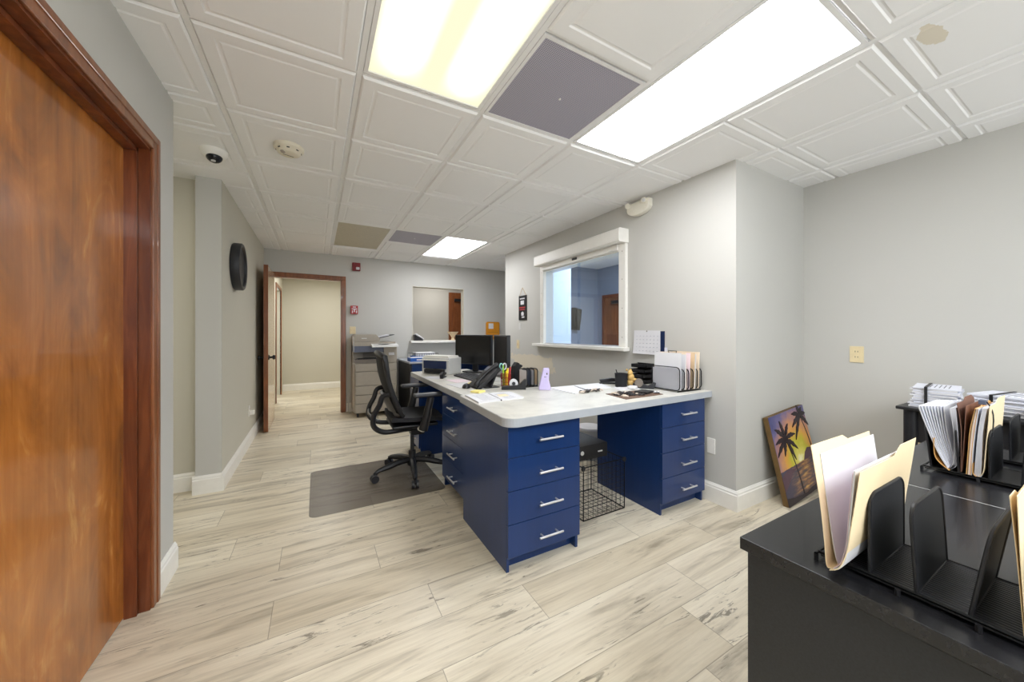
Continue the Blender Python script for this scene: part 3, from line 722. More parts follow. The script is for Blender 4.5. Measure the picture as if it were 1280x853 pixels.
rows = [[(lambda q: (q[0]-.022-.01*(1-abs(-1+2*jx/8)), q[1]*.82, q[2]))(bp(-1+2*jx/8, .08+.28*i/6)) for jx in range(9)] for i in range(7)]
MB().sheet(rows, .02, T).build('lumbar_support', M['darkgrey'], ch, True)
for s in (-1, 1):
    pts = [(-.03, s*.10, .425), (-.14, s*.15, .425), (-.26, s*.18, .435), (-.33, s*.19, .49), (-.33, s*.19, .57), (-.29, s*.195, .65), (-.265, s*.20, .72), (-.20, s*.215, .735)]
    MB().tube(spline(pts, 4), .020, 8, T).build('back_support', M['black'], ch)
pts = [(-.33, -.19, .555), (-.35, 0, .555), (-.33, .19, .555)]
MB().tube(spline(pts, 4), .012, 8, T).build('back_crossbar', M['black'], ch)
for s in (-1, 1):
    MB().tube([(.02, s*.20, .435), (.03, s*.27, .44), (.04, s*.285, .47)], [.02, .022, .022], 8, T).build('arm_bracket', M['print'], ch)
    ar = MB().tube([(.03, s*.285, .44), (.06, s*.29, .56), (.09, s*.29, .70)], [.036, .032, .026], 10, T).build('arm_post', M['black'], ch)
    MB().box(-.045, .21, s*.285-.042, s*.285+.042, .705, .735, .012, T, 3).build('arm_pad', M['darkgrey'], ch)
# ------------------------------------------------------------------ copier
o = thing('photocopier', 'large grey floor-standing photocopier beside the doorway', 'photocopier', (.77, 5.72, 0))
x0, x1, y0, y1 = .47, 1.06, 5.46, 5.96
MB().box(x0, x1, y0+.03, y1, .06, .78, .01).build('lower_body', M['copier'], o)
for za, zb in ((.07, .20), (.205, .325), (.33, .455), (.46, .66), (.665, .775)):
    MB().box(x0+.012, x1-.012, y0, y0+.03, za, zb, .005).build('paper_drawer', M['copier'], o)
MB().box(x0, x0+.14, y0+.24, y1, .78, 1.03, .004).box(x0+.4, x1, y0+.02, y1, .78, 1.03, .006).box(x0, x1, y1-.12, y1, .78, 1.03).build('upper_body', M['copier'], o)
MB().box(x0+.0, x0+.40, y0+.02, y1-.12, .94, 1.03, .004).build('output_cover', M['cblue'], o)
MB().box(x0+.01, x0+.40, y0+.04, y1-.12, .78, .835, .004).build('output_tray', M['copier2'], o)
MB().box(x0+.05, x0+.34, y0+.06, y1-.2, .836, .845).build('tray_paper', M['darkgrey'], o)
MB().box(x0, x1-.02, y0+.02, y1, 1.03, 1.09, .006).build('scanner_bed', M['copier'], o)
MB().prism([(x0, 1.09), (x0+.34, 1.09), (x0+.36, 1.13), (x0+.30, 1.20), (x0+.02, 1.20), (x0, 1.17)], 'y', y0+.06, y1, bv=.006).build('document_feeder', M['copier'], o)
MB().prism([(x0+.24, 1.112), (x0+.56, 1.19), (x0+.57, 1.20), (x0+.24, 1.125)], 'y', y0+.10, y1-.08).build('feeder_tray', M['black'], o)
MB().prism([(x0+.27, 1.135), (x0+.50, 1.185), (x0+.49, 1.20), (x0+.30, 1.16)], 'y', y0+.14, y1-.14).build('feeder_paper', M['white'], o)
MB().prism([(y0-.10, 1.015), (y0+.05, 1.03), (y0+.05, 1.07), (y0-.095, 1.04)], 'x', x0+.22, x1+.0, bv=.004).build('control_panel', M['print'], o)
MB().box(x0+.32, x0+.46, y0-.06, y0+.0, 1.0575, 1.0605, 0, Matrix.Translation((0, .0, 0))).build('panel_screen', M['darkgrey'], o)
MB().box(x1-.12, x1-.04, y0+.0145, y0+.018, .89, .93).build('label', M['white'], o)
MB().box(x0+.10, x0+.17, y0+.056, y0+.060, 1.135, 1.147).build('badge', M['print'], o)
b = MB()
for px, py in ((x0+.05, y0+.08), (x1-.05, y0+.08), (x0+.05, y1-.05), (x1-.05, y1-.05)): b.tube([(px-.01, py, .028), (px+.012, py, .028)], .028, 12).box(px-.015, px+.015, py-.01, py+.01, .04, .062)
b.build('caster', M['darkgrey'], o)
tag(MB().tube(spline([(.44, 5.99, .30), (.435, 5.96, .2), (.425, 5.93, .08), (.43, 5.85, .012), (.46, 5.9, .012)], 5), .006, 6).build('power_cord', M['print']), 'pale power cord hanging beside the photocopier', 'cord')
# ------------------------------------------------------------------ reception desk at the back
o = thing('back_desk', 'navy desk with a pale top against the back wall', 'desk', (1.8, 5.5, 0))
MB().box(1.16, 2.50, 5.12, 5.98, .775, .80, .003).build('desktop', M['edge'], o)
MB().box(1.18, 1.20, 5.14, 5.97, 0, .775).build('side_panel', M['deskside'], o)
MB().box(2.46, 2.48, 5.14, 5.97, 0, .775).build('side_panel', M['blue'], o)
MB().box(1.20, 1.56, 5.16, 5.95, .06, .775).build('drawer_case', M['blue'], o)
for k in range(3): MB().box(1.205, 1.555, 5.14, 5.158, .08+.23*k, .30+.23*k, .002).build('drawer', M['blue'], o)
MB().box(1.56, 2.46, 5.90, 5.92, .15, .775).build('back_panel', M['blue'], o)
o = thing('wire_basket', 'dark wire basket on the desk by the back wall', 'basket', (1.42, 5.5, .80))
b = MB()
for z in (.806, .90): b.tube([(1.27, 5.42, z), (1.68, 5.42, z), (1.68, 5.70, z), (1.27, 5.70, z)], .004, 6, closed=True)
for k in range(12):
    x = 1.27+.41*k/11
    b.tube([(x, 5.42, .806), (x, 5.42, .90)], .002, 4).tube([(x, 5.70, .806), (x, 5.70, .90)], .002, 4)
b.build('wire_frame', M['wire'], o)
MB().box(1.265, 1.685, 5.41, 5.71, .801, .804).build('basket_floor', M['wire'], o)
tag(MB().box(1.30, 1.66, 5.45, 5.67, .805, .86, .004).build('blue_carton', M['bblue']), 'blue carton inside the wire basket', 'carton')
b = MB().use(M['white']); b.box(1.34, 1.64, 5.46, 5.66, .861, .915, .003); b.use(M['inkline'])
for k in range(10): b.box(1.355+.028*k, 1.358+.028*k, 5.4585, 5.46, .87, .905)
tag(b.build('tissue_box'), 'white striped carton on top of the blue carton', 'carton')
b = MB().use(M['bblue']); b.box(1.19, 1.46, 5.18, 5.38, .80, .855, .004); b.use(M['white']); b.box(1.20, 1.45, 5.19, 5.37, .855, .858); b.box(1.28, 1.38, 5.1785, 5.18, .815, .835)
tag(b.build('blue_box'), 'blue box with a white lid in front of the wire basket', 'box')
tag(MB().box(1.80, 2.0, 5.55, 5.70, .801, .84, .006).build('cream_pad', M['cream']), 'small cream block beside the wire basket', 'notepad')
o = thing('desk_phone', 'black desk phone with a tilted screen on the desk by the back wall', 'telephone', (2.1, 5.4, .80))
MB().prism([(1.92, .80), (2.30, .80), (2.30, .84), (1.94, .82)], 'y', 5.25, 5.45, bv=.003).build('phone_base', M['black'], o)
MB().prism([(2.06, .83), (2.20, 1.02), (2.24, 1.02), (2.14, .83)], 'y', 5.25, 5.45, bv=.003).build('tilted_screen', M['black'], o)
o = thing('ledge_phone', 'small white and black phone on the left end of the ledge', 'telephone', (1.46, 5.93, 1.092))
MB().prism([(1.42, 1.0925), (1.56, 1.0925), (1.56, 1.11), (1.43, 1.19), (1.415, 1.19)], 'y', 5.87, 5.98, bv=.003).build('phone_body', M['black'], o)
MB().prism([(1.43, 1.195), (1.565, 1.11), (1.575, 1.125), (1.45, 1.215)], 'y', 5.86, 5.97, bv=.004).build('handset', M['white'], o)
o = tag(MB().lathe([(0, 0), (.035, 0), (.03, .02), (.022, .04), (.035, .07), (.095, .145), (.098, .15), (.09, .15), (.03, .075), (0, .07)], 24, (2.10, 5.93, 1.0925)).build('footed_bowl', M['cream']), 'cream footed bowl on the ledge before the brown door', 'bowl')
o = thing('amber_holder', 'amber paper holder on the back wall above the monitors', 'paper holder', (2.9, 5.99, 1.2))
MB().prism(rrect(2.77, 3.04, 1.10, 1.43, .03), 'y', 5.965, 5.999).build('holder_body', M['orange'], o)
MB().box(2.81, 2.91, 5.962, 5.965, 1.30, 1.40).build('paper_slip', M['white'], o)
b = MB()
for k in range(3): b.box(2.80, 3.01, 5.962, 5.965, 1.13+.05*k, 1.135+.05*k)
b.build('slot_lines', M['cbrown'], o)
# ------------------------------------------------------------------ wall items, back wall
o = thing('fire_alarm', 'dark red fire alarm strobe above the doorway corner', 'fire alarm', (.54, 6, 2.26))
MB().box(.485, .60, 5.955, 6.0, 2.19, 2.315, .006).build('housing', M['red'], o)
MB().box(.535, .585, 5.935, 5.955, 2.205, 2.245, .006).build('strobe_lens', M['white'], o)
o = thing('fire_pull_station', 'small red fire pull station on the back wall', 'pull station', (.51, 6, 1.58))
MB().box(.46, .565, 5.96, 6.0, 1.515, 1.645, .006).build('housing', M['red2'], o)
MB().prism([(.475, 1.60), (.55, 1.60), (.55, 1.585), (.52, 1.585), (.52, 1.545), (.505, 1.545), (.505, 1.585), (.475, 1.585)], 'y', 5.95, 5.96).build('pull_handle', M['white'], o)
b = MB()
for x in (.478, .536): b.box(x, x+.014, 5.957, 5.96, 1.53, 1.57)
b.box(.49, .535, 5.957, 5.96, 1.615, 1.63); b.build('lettering', M['white'], o)
o = thing('light_switch', 'cream double light switch plate beside the photocopier', 'light switch', (.49, 6, 1.26))
MB().box(.448, .535, 5.992, 6.0, 1.205, 1.32, .003).build('plate', M['beige'], o)
for x in (.475, .512): MB().box(x-.005, x+.005, 5.98, 5.992, 1.255, 1.275, .002).build('toggle', M['cream'], o)
# clock on the left wall
o = thing('wall_clock', 'dark deep-rimmed round clock on the left wall', 'clock', (WX, 3.97, 1.81))
R = Matrix.Translation((WX, 3.965, 1.815)) @ Matrix.Rotation(PI/2, 4, 'Y')
MB().lathe([(.172, .0), (.205, 0), (.210, .01), (.210, .060), (.203, .068), (.180, .068), (.174, .05)], 40, mx=R).build('rim', M['darkgrey'], o)
MB().lathe([(0, .002), (.174, .002), (.174, .012), (0, .012)], 40, mx=R).build('dial', M['print'], o)
b = MB()
for k in range(12):
    q = R @ Matrix.Rotation(k*PI/6, 4, 'Z'); b.box(.135, .160, -.004, .004, .012, .015, 0, q)
b.build('hour_marks', M['black'], o)
b = MB(); b.box(0, .09, -.004, .004, .016, .019, 0, R @ Matrix.Rotation(2.2, 4, 'Z')).box(0, .13, -.003, .003, .020, .022, 0, R @ Matrix.Rotation(.4, 4, 'Z')).lathe([(0, .012), (.01, .012), (.01, .024), (0, .024)], 12, mx=R)
b.build('hands', M['black'], o)
# outlets
def outlet(label, P, axis, sgn, w=.072, h=.117, m='beige', slots=True):
    o = thing('wall_outlet', label, 'wall outlet', P)
    def bx(u0, u1, d0, d1, z0, z1, bv=0):
        a, b_ = sorted((sgn*d0, sgn*d1))
        if axis == 'x': return MB().box(P[0]+a, P[0]+b_, P[1]+u0, P[1]+u1, P[2]+z0, P[2]+z1, bv)
        return MB().box(P[0]+u0, P[0]+u1, P[1]+a, P[1]+b_, P[2]+z0, P[2]+z1, bv)
    bx(-w/2, w/2, 0, .006, -h/2, h/2, .002).build('plate', M[m], o)
    if slots:
        for zc in (-.02, .02):
            r = bx(-.017, .017, .006, .008, zc-.014, zc+.014, .002).build('receptacle', M[m], o)
            for u in (-.007, .007): bx(u-.0015, u+.0015, .008, .0086, zc-.004, zc+.007).build('slot', M['inkdark'], r)
    return o
outlet('cream double outlet on the bare right-hand wall', (3.49, 1.037, 1.062), 'x', -1, .078, .12)
outlet('low cream outlet plate under the small black table', (3.49, .727, .53), 'x', -1, .07, .11)
outlet('white outlet low on the right wall beside the drawer cabinet', (RX, 1.535, .40), 'x', -1, .06, .11, 'trim', False)
o = outlet('white outlet with a plug low on the left wall', (WX, 4.74, .37), 'x', 1, .075, .12, 'trim')
MB().box(WX+.008, WX+.05, 4.72, 4.77, .33, .375, .005).build('plug', M['trim'], o)
o = outlet('cream switch plate under the hanging sign', (RX, 4.34, 1.06), 'x', -1, .07, .12, 'beige', False)
MB().box(RX-.018, RX-.006, 4.335, 4.345, 1.05, 1.075, .002).build('toggle', M['cream'], o)
# hanging sign
o = thing('hanging_sign', 'small black sign with white and red printing hung on a string', 'wall sign', (RX, 4.2, 1.57))
MB().box(RX-.012, RX-.002, 4.10, 4.305, 1.40, 1.74, .002).build('board', M['black'], o)
MB().tube([(RX-.006, 4.29, 1.74), (RX-.006, 4.21, 1.85), (RX-.006, 4.115, 1.74)], .0025, 5).build('string', M['tan'], o)
b = MB(); f_ = RX-.0132
b.use(M['white']).box(f_, f_+.001, 4.14, 4.27, 1.69, 1.705).box(f_, f_+.001, 4.16, 4.25, 1.615, 1.67).box(f_, f_+.001, 4.15, 4.22, 1.43, 1.45)
b.prism([(4.17, 1.46), (4.23, 1.46), (4.235, 1.50), (4.20, 1.52), (4.165, 1.50)], 'x', f_, f_+.001)
b.use(M['red2']).box(f_, f_+.001, 4.125, 4.285, 1.565, 1.582).box(f_, f_+.001, 4.135, 4.275, 1.538, 1.552)
b.build('printing', None, o)
tag(MB().box(RX-.004, RX-.0005, 4.265, 4.31, 1.27, 1.36).build('paper_tag', M['print']), 'tiny pale paper tag between the hanging sign and the switch plate', 'tag')
# calendar
o = thing('wall_calendar', 'white wall calendar with a dark blue page behind', 'calendar', (RX, 2.1, 1.13))
MB().box(RX-.006, RX-.001, 1.925, 1.975, 1.05, 1.235).build('back_page', M['navy'], o)
MB().box(RX-.005, RX-.001, 1.90, 1.935, .98, 1.10).build('side_note', M['paper2'], o)
rows = [[(RX-.012-.02*(1-i/6)**2*(jx/6), 1.96+.275*jx/6, 1.035+.205*i/6+.004*jx/6) for jx in range(7)] for i in range(7)]
MB().sheet(rows, .002).build('page', M['white'], o)
b = MB()
for i in range(5):
    for jx in range(7): b.box(RX-.0165-.012*(1-i/5), RX-.0155-.008*(1-i/5)+.004, 1.980+.036*jx, 1.986+.036*jx, 1.064+.032*i, 1.068+.032*i)
b.build('dates', M['cblue2'], o)
MB().ball((RX-.014, 2.095, 1.236), .006).build('pin', M['copier2'], o)
# ------------------------------------------------------------------ canvas painting
def m_paint():
    t = NT('sunset_paint'); v = t.coord(); sp = t.n('ShaderNodeSeparateXYZ'); t.l(v, sp.inputs[0])
    nz = t.noise(v, 16, 4, .6); st = t.noise(t.coord((3, 1, 22)), 2.2, 4, .6)
    dx = t.math('SUBTRACT', sp.outputs[0], .33); dz = t.math('SUBTRACT', sp.outputs[2], .25)
    r = t.math('SQRT', t.math('ADD', t.math('POWER', dx, 2), t.math('POWER', dz, 2)))
    r = t.math('ADD', r, t.math('MULTIPLY', t.math('SUBTRACT', nz, .5), .14))
    sky = t.ramp(r, [(0, srgb(250, 244, 214)), (.05, srgb(226, 214, 110)), (.14, srgb(196, 190, 44)), (.22, srgb(222, 160, 70)), (.30, srgb(190, 136, 112)), (.38, srgb(100, 96, 140)), (.48, srgb(58, 62, 112))])
    sea = t.ramp(st, [(.32, srgb(48, 46, 62)), (.46, srgb(92, 70, 58)), (.56, srgb(168, 114, 62)), (.66, srgb(222, 180, 90))])
    adx = t.math('ABSOLUTE', dx)
    sea2 = t.mix(t.math('MULTIPLY', adx, 4.0, True), sea, srgb(60, 56, 80))
    hz = t.math('ADD', .235, t.math('MULTIPLY', t.math('SUBTRACT', nz, .5), .02))
    m = t.math('LESS_THAN', sp.outputs[2], hz)
    t.bsdf(t.mix(m, sky, sea2), .35, 0, nz, .2, .002, .1); return t.m
PW, PH, PD = .56, .62, .035
pc = thing('canvas_painting', 'canvas painting of palm trees at sunset leaning on the wall', 'painting')
PT = Matrix.Identity(4)
MB().box(0, PW, 0, PD, 0, PH, .002).build('canvas', M['cbrown'], pc)
pf = MB().box(.001, PW-.001, -.002, 0, .001, PH-.001).build('painted_face', m_paint(), pc)
dk = mat('dark_paint', (36, 24, 34), .4, var=.2); dk2 = mat('plum_paint', (84, 56, 70), .4, var=.15)
b = MB(); Yp = -.0035
b.prism([(.37, .235), (.41, .285), (.46, .31), (.52, .30), (PW, .29), (PW, .235)], 'y', Yp+.001, -.002)
b.prism([(0, .0), (0, .20), (.10, .235), (.20, .215), (.30, .235), (.30, .225), (.16, .19), (.10, .15), (.0, .10)], 'y', Yp+.0012, -.002)
b.build('painted_hills', dk2, pf)
def palm(name, base, top, L, fr):
    b = MB(); bx, bz = base; tx, tz = top; N = 8
    left = []; right = []
    for k in range(N+1):
        u = k/N; x = bx+(tx-bx)*u+.02*math.sin(u*PI); z = bz+(tz-bz)*u; w = .008*(1-.5*u)
        left.append((x-w, z)); right.append((x+w, z))
    b.prism(left+right[::-1], 'y', Yp, -.002)
    for ang, ln in fr:
        a = math.radians(ang); P = []; Q = []
        for k in range(9):
            u = k/8; x = tx+math.cos(a)*ln*u; z = tz+math.sin(a)*ln*u-ln*.28*u*u
            w = .021*math.sin(PI*min(1, u*.93+.05))*(1 if k % 2 else .72)
            nx, nz_ = -math.sin(a), math.cos(a)
            P.append((x+nx*w, z+nz_*w)); Q.append((x-nx*w*.9, z-nz_*w*.9))
        b.prism(P+Q[::-1], 'y', Yp-.0002*(len(P)), -.002)
    b.build(name, dk, pf)
palm('painted_palm', (.26, .02), (.17, .43), 1, [(100, .20), (130, .20), (62, .17), (165, .16), (195, .17), (20, .17), (-20, .16), (-55, .15), (232, .10)])
palm('painted_palm', (.545, .20), (.47, .55), 1, [(100, .12), (150, .15), (60, .10), (185, .16), (215, .18), (20, .10), (-30, .12)])
MB().prism([(0, .0), (0, .06), (.12, .035), (.3, .02), (PW, .05), (PW, 0)], 'y', Yp-.0003, -.002).build('painted_shore', dk, pf)
pc.matrix_basis = Matrix.Translation((2.875, 1.205, .002)) @ Matrix.Rotation(math.radians(1.0), 4, 'Z') @ Matrix.Rotation(math.radians(-10.5), 4, 'X') @ Matrix.Rotation(math.radians(-4.0), 4, 'Y')
# ------------------------------------------------------------------ black desks in the foreground
DT = .74
def fdesk(label, x0, x1, y0, y1, side):
    o = thing('black_desk', label, 'desk', ((x0+x1)/2, (y0+y1)/2, 0))
    MB().box(x0, x1, y0, y1, DT-.028, DT, .0015).build('desktop', M['desk'], o)
    b = MB(); b.box(x0+.012, x1-.012, y1-.035, y1-.012, 0, DT-.034); b.build('end_panel', M['deskside'], o)
    b = MB(); b.box(x0+.012, x1-.012, y0+.012, y0+.035, 0, DT-.034); b.build('end_panel', M['deskside'], o)
    if side: MB().box(x0+.010, x0+.028, y0+.035, y1-.035, 0, DT-.034).build('side_panel', M['deskside'], o)
    else: MB().box(x1-.028, x1-.010, y0+.035, y1-.035, 0, DT-.034).build('side_panel', M['deskside'], o)
    MB().box(x0+.03, x1-.03, y0+.04, y1-.04, DT-.037, DT-.028).build('top_rail', M['black'], o)
    return o
fdesk('black wood-grain desk filling the lower right corner', .872, 1.640, -1.0, .465, True)
DL = fdesk('black desk holding the stuffed folder sorter, right of the seam', 1.643, 2.42, -1.0, .478, False)
MB().box(1.6405, 1.6425, -1.0, .465, DT-.02, DT-.0003).build('edge_glint', M['print'], DL)  # pale strip paints in the light caught along the desk seam
# small table against wall
o = thing('side_table', 'small black table with rounded legs against the bare wall', 'side table', (3.2, .2, 0))
TX0, TX1, TY0, TY1 = 2.93, 3.47, -.55, .705
MB().box(TX0, TX1, TY0, TY1, .782, .80, .004).build('tabletop', M['black'], o)
for x in (TX0+.045, TX1-.045):
    for y in (TY0+.05, TY1-.05): MB().tube([(x, y, .0), (x, y, .782)], .028, 16).build('leg', M['black'], o)
MB().box(TX0+.05, TX0+.065, TY0+.07, TY1-.07, .60, .78).build('apron', M['black'], o)
MB().box(TX0+.06, TX1-.06, TY1-.06, TY1-.045, .70, .78).build('apron', M['black'], o)
# paper stacks
def stack(label, cx, cy, w, l, z0, h, rz, n, band=None, m='paper2', grp=None, cat='paper stack'):
    b = MB(); dz = h/n
    for k in range(n):
        mm = ('white', 'paper2')[k % 2]; b.use(M[mm])
        q = TR((cx+random.uniform(-.008, .008), cy+random.uniform(-.008, .008), z0+dz*k), rz+random.uniform(-.06, .06))
        b.box(-w/2, w/2, -l/2, l/2, .0, dz*.82, 0, q)
    o = thing('paper_stack', label, cat, (cx, cy, z0), rz, grp); b.build('sheets', None, o)
    q = TR((cx, cy, z0), rz)
    if band: MB().box(-w/2-.004, w/2+.004, band-.006, band+.006, h+.0, h+.003, 0, q).box(-w/2-.012, -w/2-.009, band-.006, band+.006, 0, h+.003, 0, q).build('band', M['black'], o)
    t = MB()
    for k in range(5): t.box(-w*.35, w*.30, -l*.3+l*.1*k, -l*.3+l*.1*k+.004, h*1.0-.0002-dz*.18, h+.0006-dz*.15, 0, q)
    t.build('printed_lines', M['inkline'], o); return o
stack('tall stack of white papers at the left end of the small black table', 3.12, .585, .26, .17, .80, .115, .12, 14, .03)
stack('banded stack of white papers in the middle of the small table', 3.17, .345, .27, .20, .80, .10, -.15, 10, .02)
stack('wide stack of white papers at the right end of the small table', 3.18, .09, .29, .22, .80, .115, .1, 12, .03)
stack('low stack of papers at the near edge of the small table', 2.982, .21, .06, .12, .80, .06, .1, 7)
# mesh organisers
def organiser(label, dx, dy, lean):
    o = thing('mesh_file_sorter', label, 'file sorter', (.93+dx, .2+dy, DT), 0, None)
    X0, X1 = .937+dx, 1.130+dx
    bz = DT+.014
    b = MB(); b.box(X0+.003, X1-.003, .035+dy, .325+dy, bz-.002, bz+.001); b.build('base_tray', M['ribs'], o)
    b = MB()
    for x in (X0, X1): b.tube([(x, .345+dy, DT+.006), (x, .34+dy, bz), (x, .02+dy, bz), (x, .015+dy, DT+.006)], .003, 6)
    for y in (.34, .02): b.tube([(X0-.012, y+dy, bz-.001), (X1+.008, y+dy, bz-.001)], .003, 6)
    for x in (X0, X1): b.tube([(x, .335+dy, bz-.006), (x, .025+dy, bz-.006)], .002, 6)
    b.build('wire_base', M['wire'], o)
    f = MB()
    for y in (.34, .22, .13, .03):
        for x in (X0-.01, X1+.006): f.lathe([(.004, 0), (.004, .012)], 8, (x, y+dy, DT+.0005))
    f.build('feet', M['black'], o)
    for y, ln in zip((.320, .260, .199, .140, .078), lean):
        Hh = .152; n = 5
        pts = [(X0, 0), (X1, 0)]+[(X1-.028+.028*math.cos(a), Hh-.028+.028*math.sin(a)) for a in [PI/2*k/n for k in range(n+1)]]+[(X0+.028-.028*math.sin(a), Hh-.028+.028*math.cos(a)) for a in [PI/2*k/n for k in range(n+1)]]
        Q = Matrix.Translation((0, y+dy, bz)) @ Matrix.Rotation(-ln, 4, 'X')
        d_ = MB().prism(pts, 'y', -.0008, .0008, Q).build('divider', M['deskside'], o)
        MB().tube([(p[0], 0, p[1]) for p in pts], .0028, 6, Q, closed=True).build('divider_frame', M['black'], d_)
    return o
organiser('black mesh file sorter holding one manila folder on the near desk', 0, 0, (.05, .0, .05, -.14, -.16))
organiser('black mesh file sorter stuffed with folders near the small table', .93, .042, (.10, .05, .0, -.05, -.10))
organiser('black mesh file sorter partly cut off behind the stuffed one', 1.27, -.02, (.05, .0, .12, .1, .1))
# folders: profile in (y,z) extruded along x
def prof_sheet(b, prof, x0, x1, th=.0008, tab=None, skew=0, nx=10):
    """prof: (y,z) points; tab=(xa,xb,h) raises the last row between xa and xb"""
    P = spline([(0, p[0], p[1]) for p in prof], 5); rows = []
    for i, p in enumerate(P):
        row = []
        for jx in range(nx+1):
            u = jx/nx; x = x0+(x1-x0)*u; row.append((x+skew*(p.z-P[0].z), p.y, p.z))
        rows.append(row)
    if tab:
        last = []
        xs = [x0+(x1-x0)*jx/nx for jx in range(nx+1)]
        d = (P[-1]-P[-2]).normalized()
        last = [(r[0], r[1]+(d.y*tab[2] if tab[0] <= x <= tab[1] else d.y*.0005), r[2]+(d.z*tab[2] if tab[0] <= x <= tab[1] else .0005)) for r, x in zip(rows[-1], xs)]
        rows.append(last)
    b.sheet(rows, th)
o = thing('manila_folder', 'open manila folder with white pages in the nearest file sorter', 'folder', (1.03, .3, DT+.015))
bz = DT+.017
b = MB(); prof_sheet(b, [(.290, bz+.004), (.300, bz), (.308, bz+.003), (.311, bz+.05), (.318, bz+.13), (.330, bz+.222)], .885, 1.19, .001, (.885, 1.06, .012), -.02, 12); b.build('back_cover', M['manila'], o)
b = MB(); prof_sheet(b, [(.300, bz), (.286, bz+.012), (.274, bz+.05), (.268, bz+.10), (.262, bz+.15), (.256, bz+.205)], .875, 1.19, .001, (1.06, 1.20, .02), .0, 12); b.build('front_cover', M['manila'], o)
b = MB(); prof_sheet(b, [(.297, bz+.004), (.303, bz+.03), (.314, bz+.11), (.327, bz+.213)], .905, 1.195, .0012, None, .03, 12); b.build('page', M['white'], o)
b = MB(); prof_sheet(b, [(.294, bz+.003), (.281, bz+.02), (.274, bz+.06), (.270, bz+.12), (.264, bz+.205)], .878, 1.18, .0025, None, .0, 12); b.build('page', M['white'], o)
b = MB(); prof_sheet(b, [(.296, bz+.004), (.285, bz+.02), (.277, bz+.06), (.273, bz+.12), (.267, bz+.200)], .880, 1.18, .001, None, .0, 12); b.build('page', M['pink'], o)
# right edge folder
o = thing('manila_folder', 'manila folder cut off by the right edge of the photo', 'folder', (1.0, .1, DT+.015))
b = MB(); prof_sheet(b, [(.090, bz+.002), (.093, bz+.06), (.097, bz+.13), (.102, bz+.20)], .94, 1.20, .001, (.93, 1.0, .01), 0, 12); b.build('back_cover', M['manila'], o)
b = MB(); prof_sheet(b, [(.087, bz+.0), (.089, bz+.05), (.092, bz+.12), (.095, bz+.215)], .93, 1.20, .001, None, 0, 12); b.build('front_cover', M['manila'], o)
# stuffed bundle in second organiser
def bundle(label, name, sheets, loc):
    o = thing(name, label, 'folder', loc)
    for nm, m, profs, x0, x1, th, tab, sk in sheets:
        b = MB(); prof_sheet(b, profs, x0, x1, th, tab, sk, 8); b.build(nm, M[m], o)
    return o
z = bz
sh_ = []
for k in range(9):
    f_ = k/8
    sh_.append(('page', ('white', 'paper2')[k % 2], [(.325-.004*f_, z+.006+.01*f_), (.345-.014*f_-.01*f_, z+.05), (.368-.035*f_, z+.12), (.392-.052*f_, z+.205+.004*f_)], 1.865+.004*k, 2.10+.004*k, .0028, None, 0))
for k in range(6):
    f_ = k/5
    sh_.append(('page', ('white', 'paper2')[k % 2], [(.322-.002*f_, z+.004), (.306+.008*(1-f_), z+.03), (.306+.006*(1-f_), z+.12), (.322-.012*f_, z+.208+.004*f_)], 1.87, 2.11, .0024, None, 0))
sh_.append(('back_cover', 'manila2', [(.322, z), (.352, z+.035), (.356, z+.10)], 1.862, 2.10, .0012, None, 0))
bundle('fat sheaf of white papers bulging out of the stuffed file sorter', 'paper_sheaf', sh_, (1.97, .33, DT+.015))
bundle('dark brown folder beside the fat sheaf of white papers', 'brown_folder', [('back_cover', 'brown', [(.298, z+.002), (.2975, z+.08), (.298, z+.15), (.306, z+.228)], 1.868, 2.10, .0015, (1.96, 2.08, .012), 0), ('front_cover', 'brown', [(.297, z+.002), (.293, z+.08), (.290, z+.15), (.288, z+.222)], 1.868, 2.10, .0015, None, 0)], (1.97, .296, DT+.015))
sh_ = []
for k in range(6):
    f_ = k/5; sh_.append(('sheet', ('manila2', 'brown', 'manila', 'pink', 'manila2', 'white')[k], [(.286-.010*f_, z+.0), (.282-.009*f_, z+.08), (.278-.010*f_, z+.15), (.268-.006*f_, z+.218)], 1.862, 2.09, .0018, (1.95, 2.05, .012) if k in (0, 4) else None, 0))
bundle('bundle of orange-brown folders in the stuffed file sorter', 'folder_bundle', sh_, (1.97, .28, DT+.015))
sh_ = []
for k in range(7):
    f_ = k/6; sh_.append(('page', ('paper2', 'white')[k % 2], [(.270-.012*f_, z+.0), (.266-.010*f_, z+.08), (.262-.008*f_, z+.15), (.254-.008*f_, z+.222)], 1.864, 2.09, .0014, None, 0))
sh_.append(('front_cover', 'manila', [(.262, z-.0), (.252, z+.02), (.248, z+.09), (.2435, z+.16), (.2400, z+.230)], 1.860, 2.10, .0012, (1.98, 2.10, .016), 0))
sh_.append(('back_cover', 'manila2', [(.2665, z-.001), (.273, z+.01), (.2725, z+.04)], 1.860, 2.09, .0012, None, 0))
bundle('cream folder of papers with a black elastic in the stuffed file sorter', 'manila_folder', sh_, (1.97, .255, DT+.015))
el = thing('elastic_band', 'black elastic with a blue clip around the cream folder', 'band', (1.9, .24, DT+.2))
MB().tube(spline([(1.95, .268, z+.225), (1.92, .262, z+.236), (1.905, .250, z+.236), (1.895, .2375, z+.20), (1.89, .2385, z+.13)], 4), .0018, 6).build('elastic', M['black'], el)
MB().box(1.90, 1.93, .252, .268, z+.228, z+.243, .002).build('clip', M['cblue'], el)
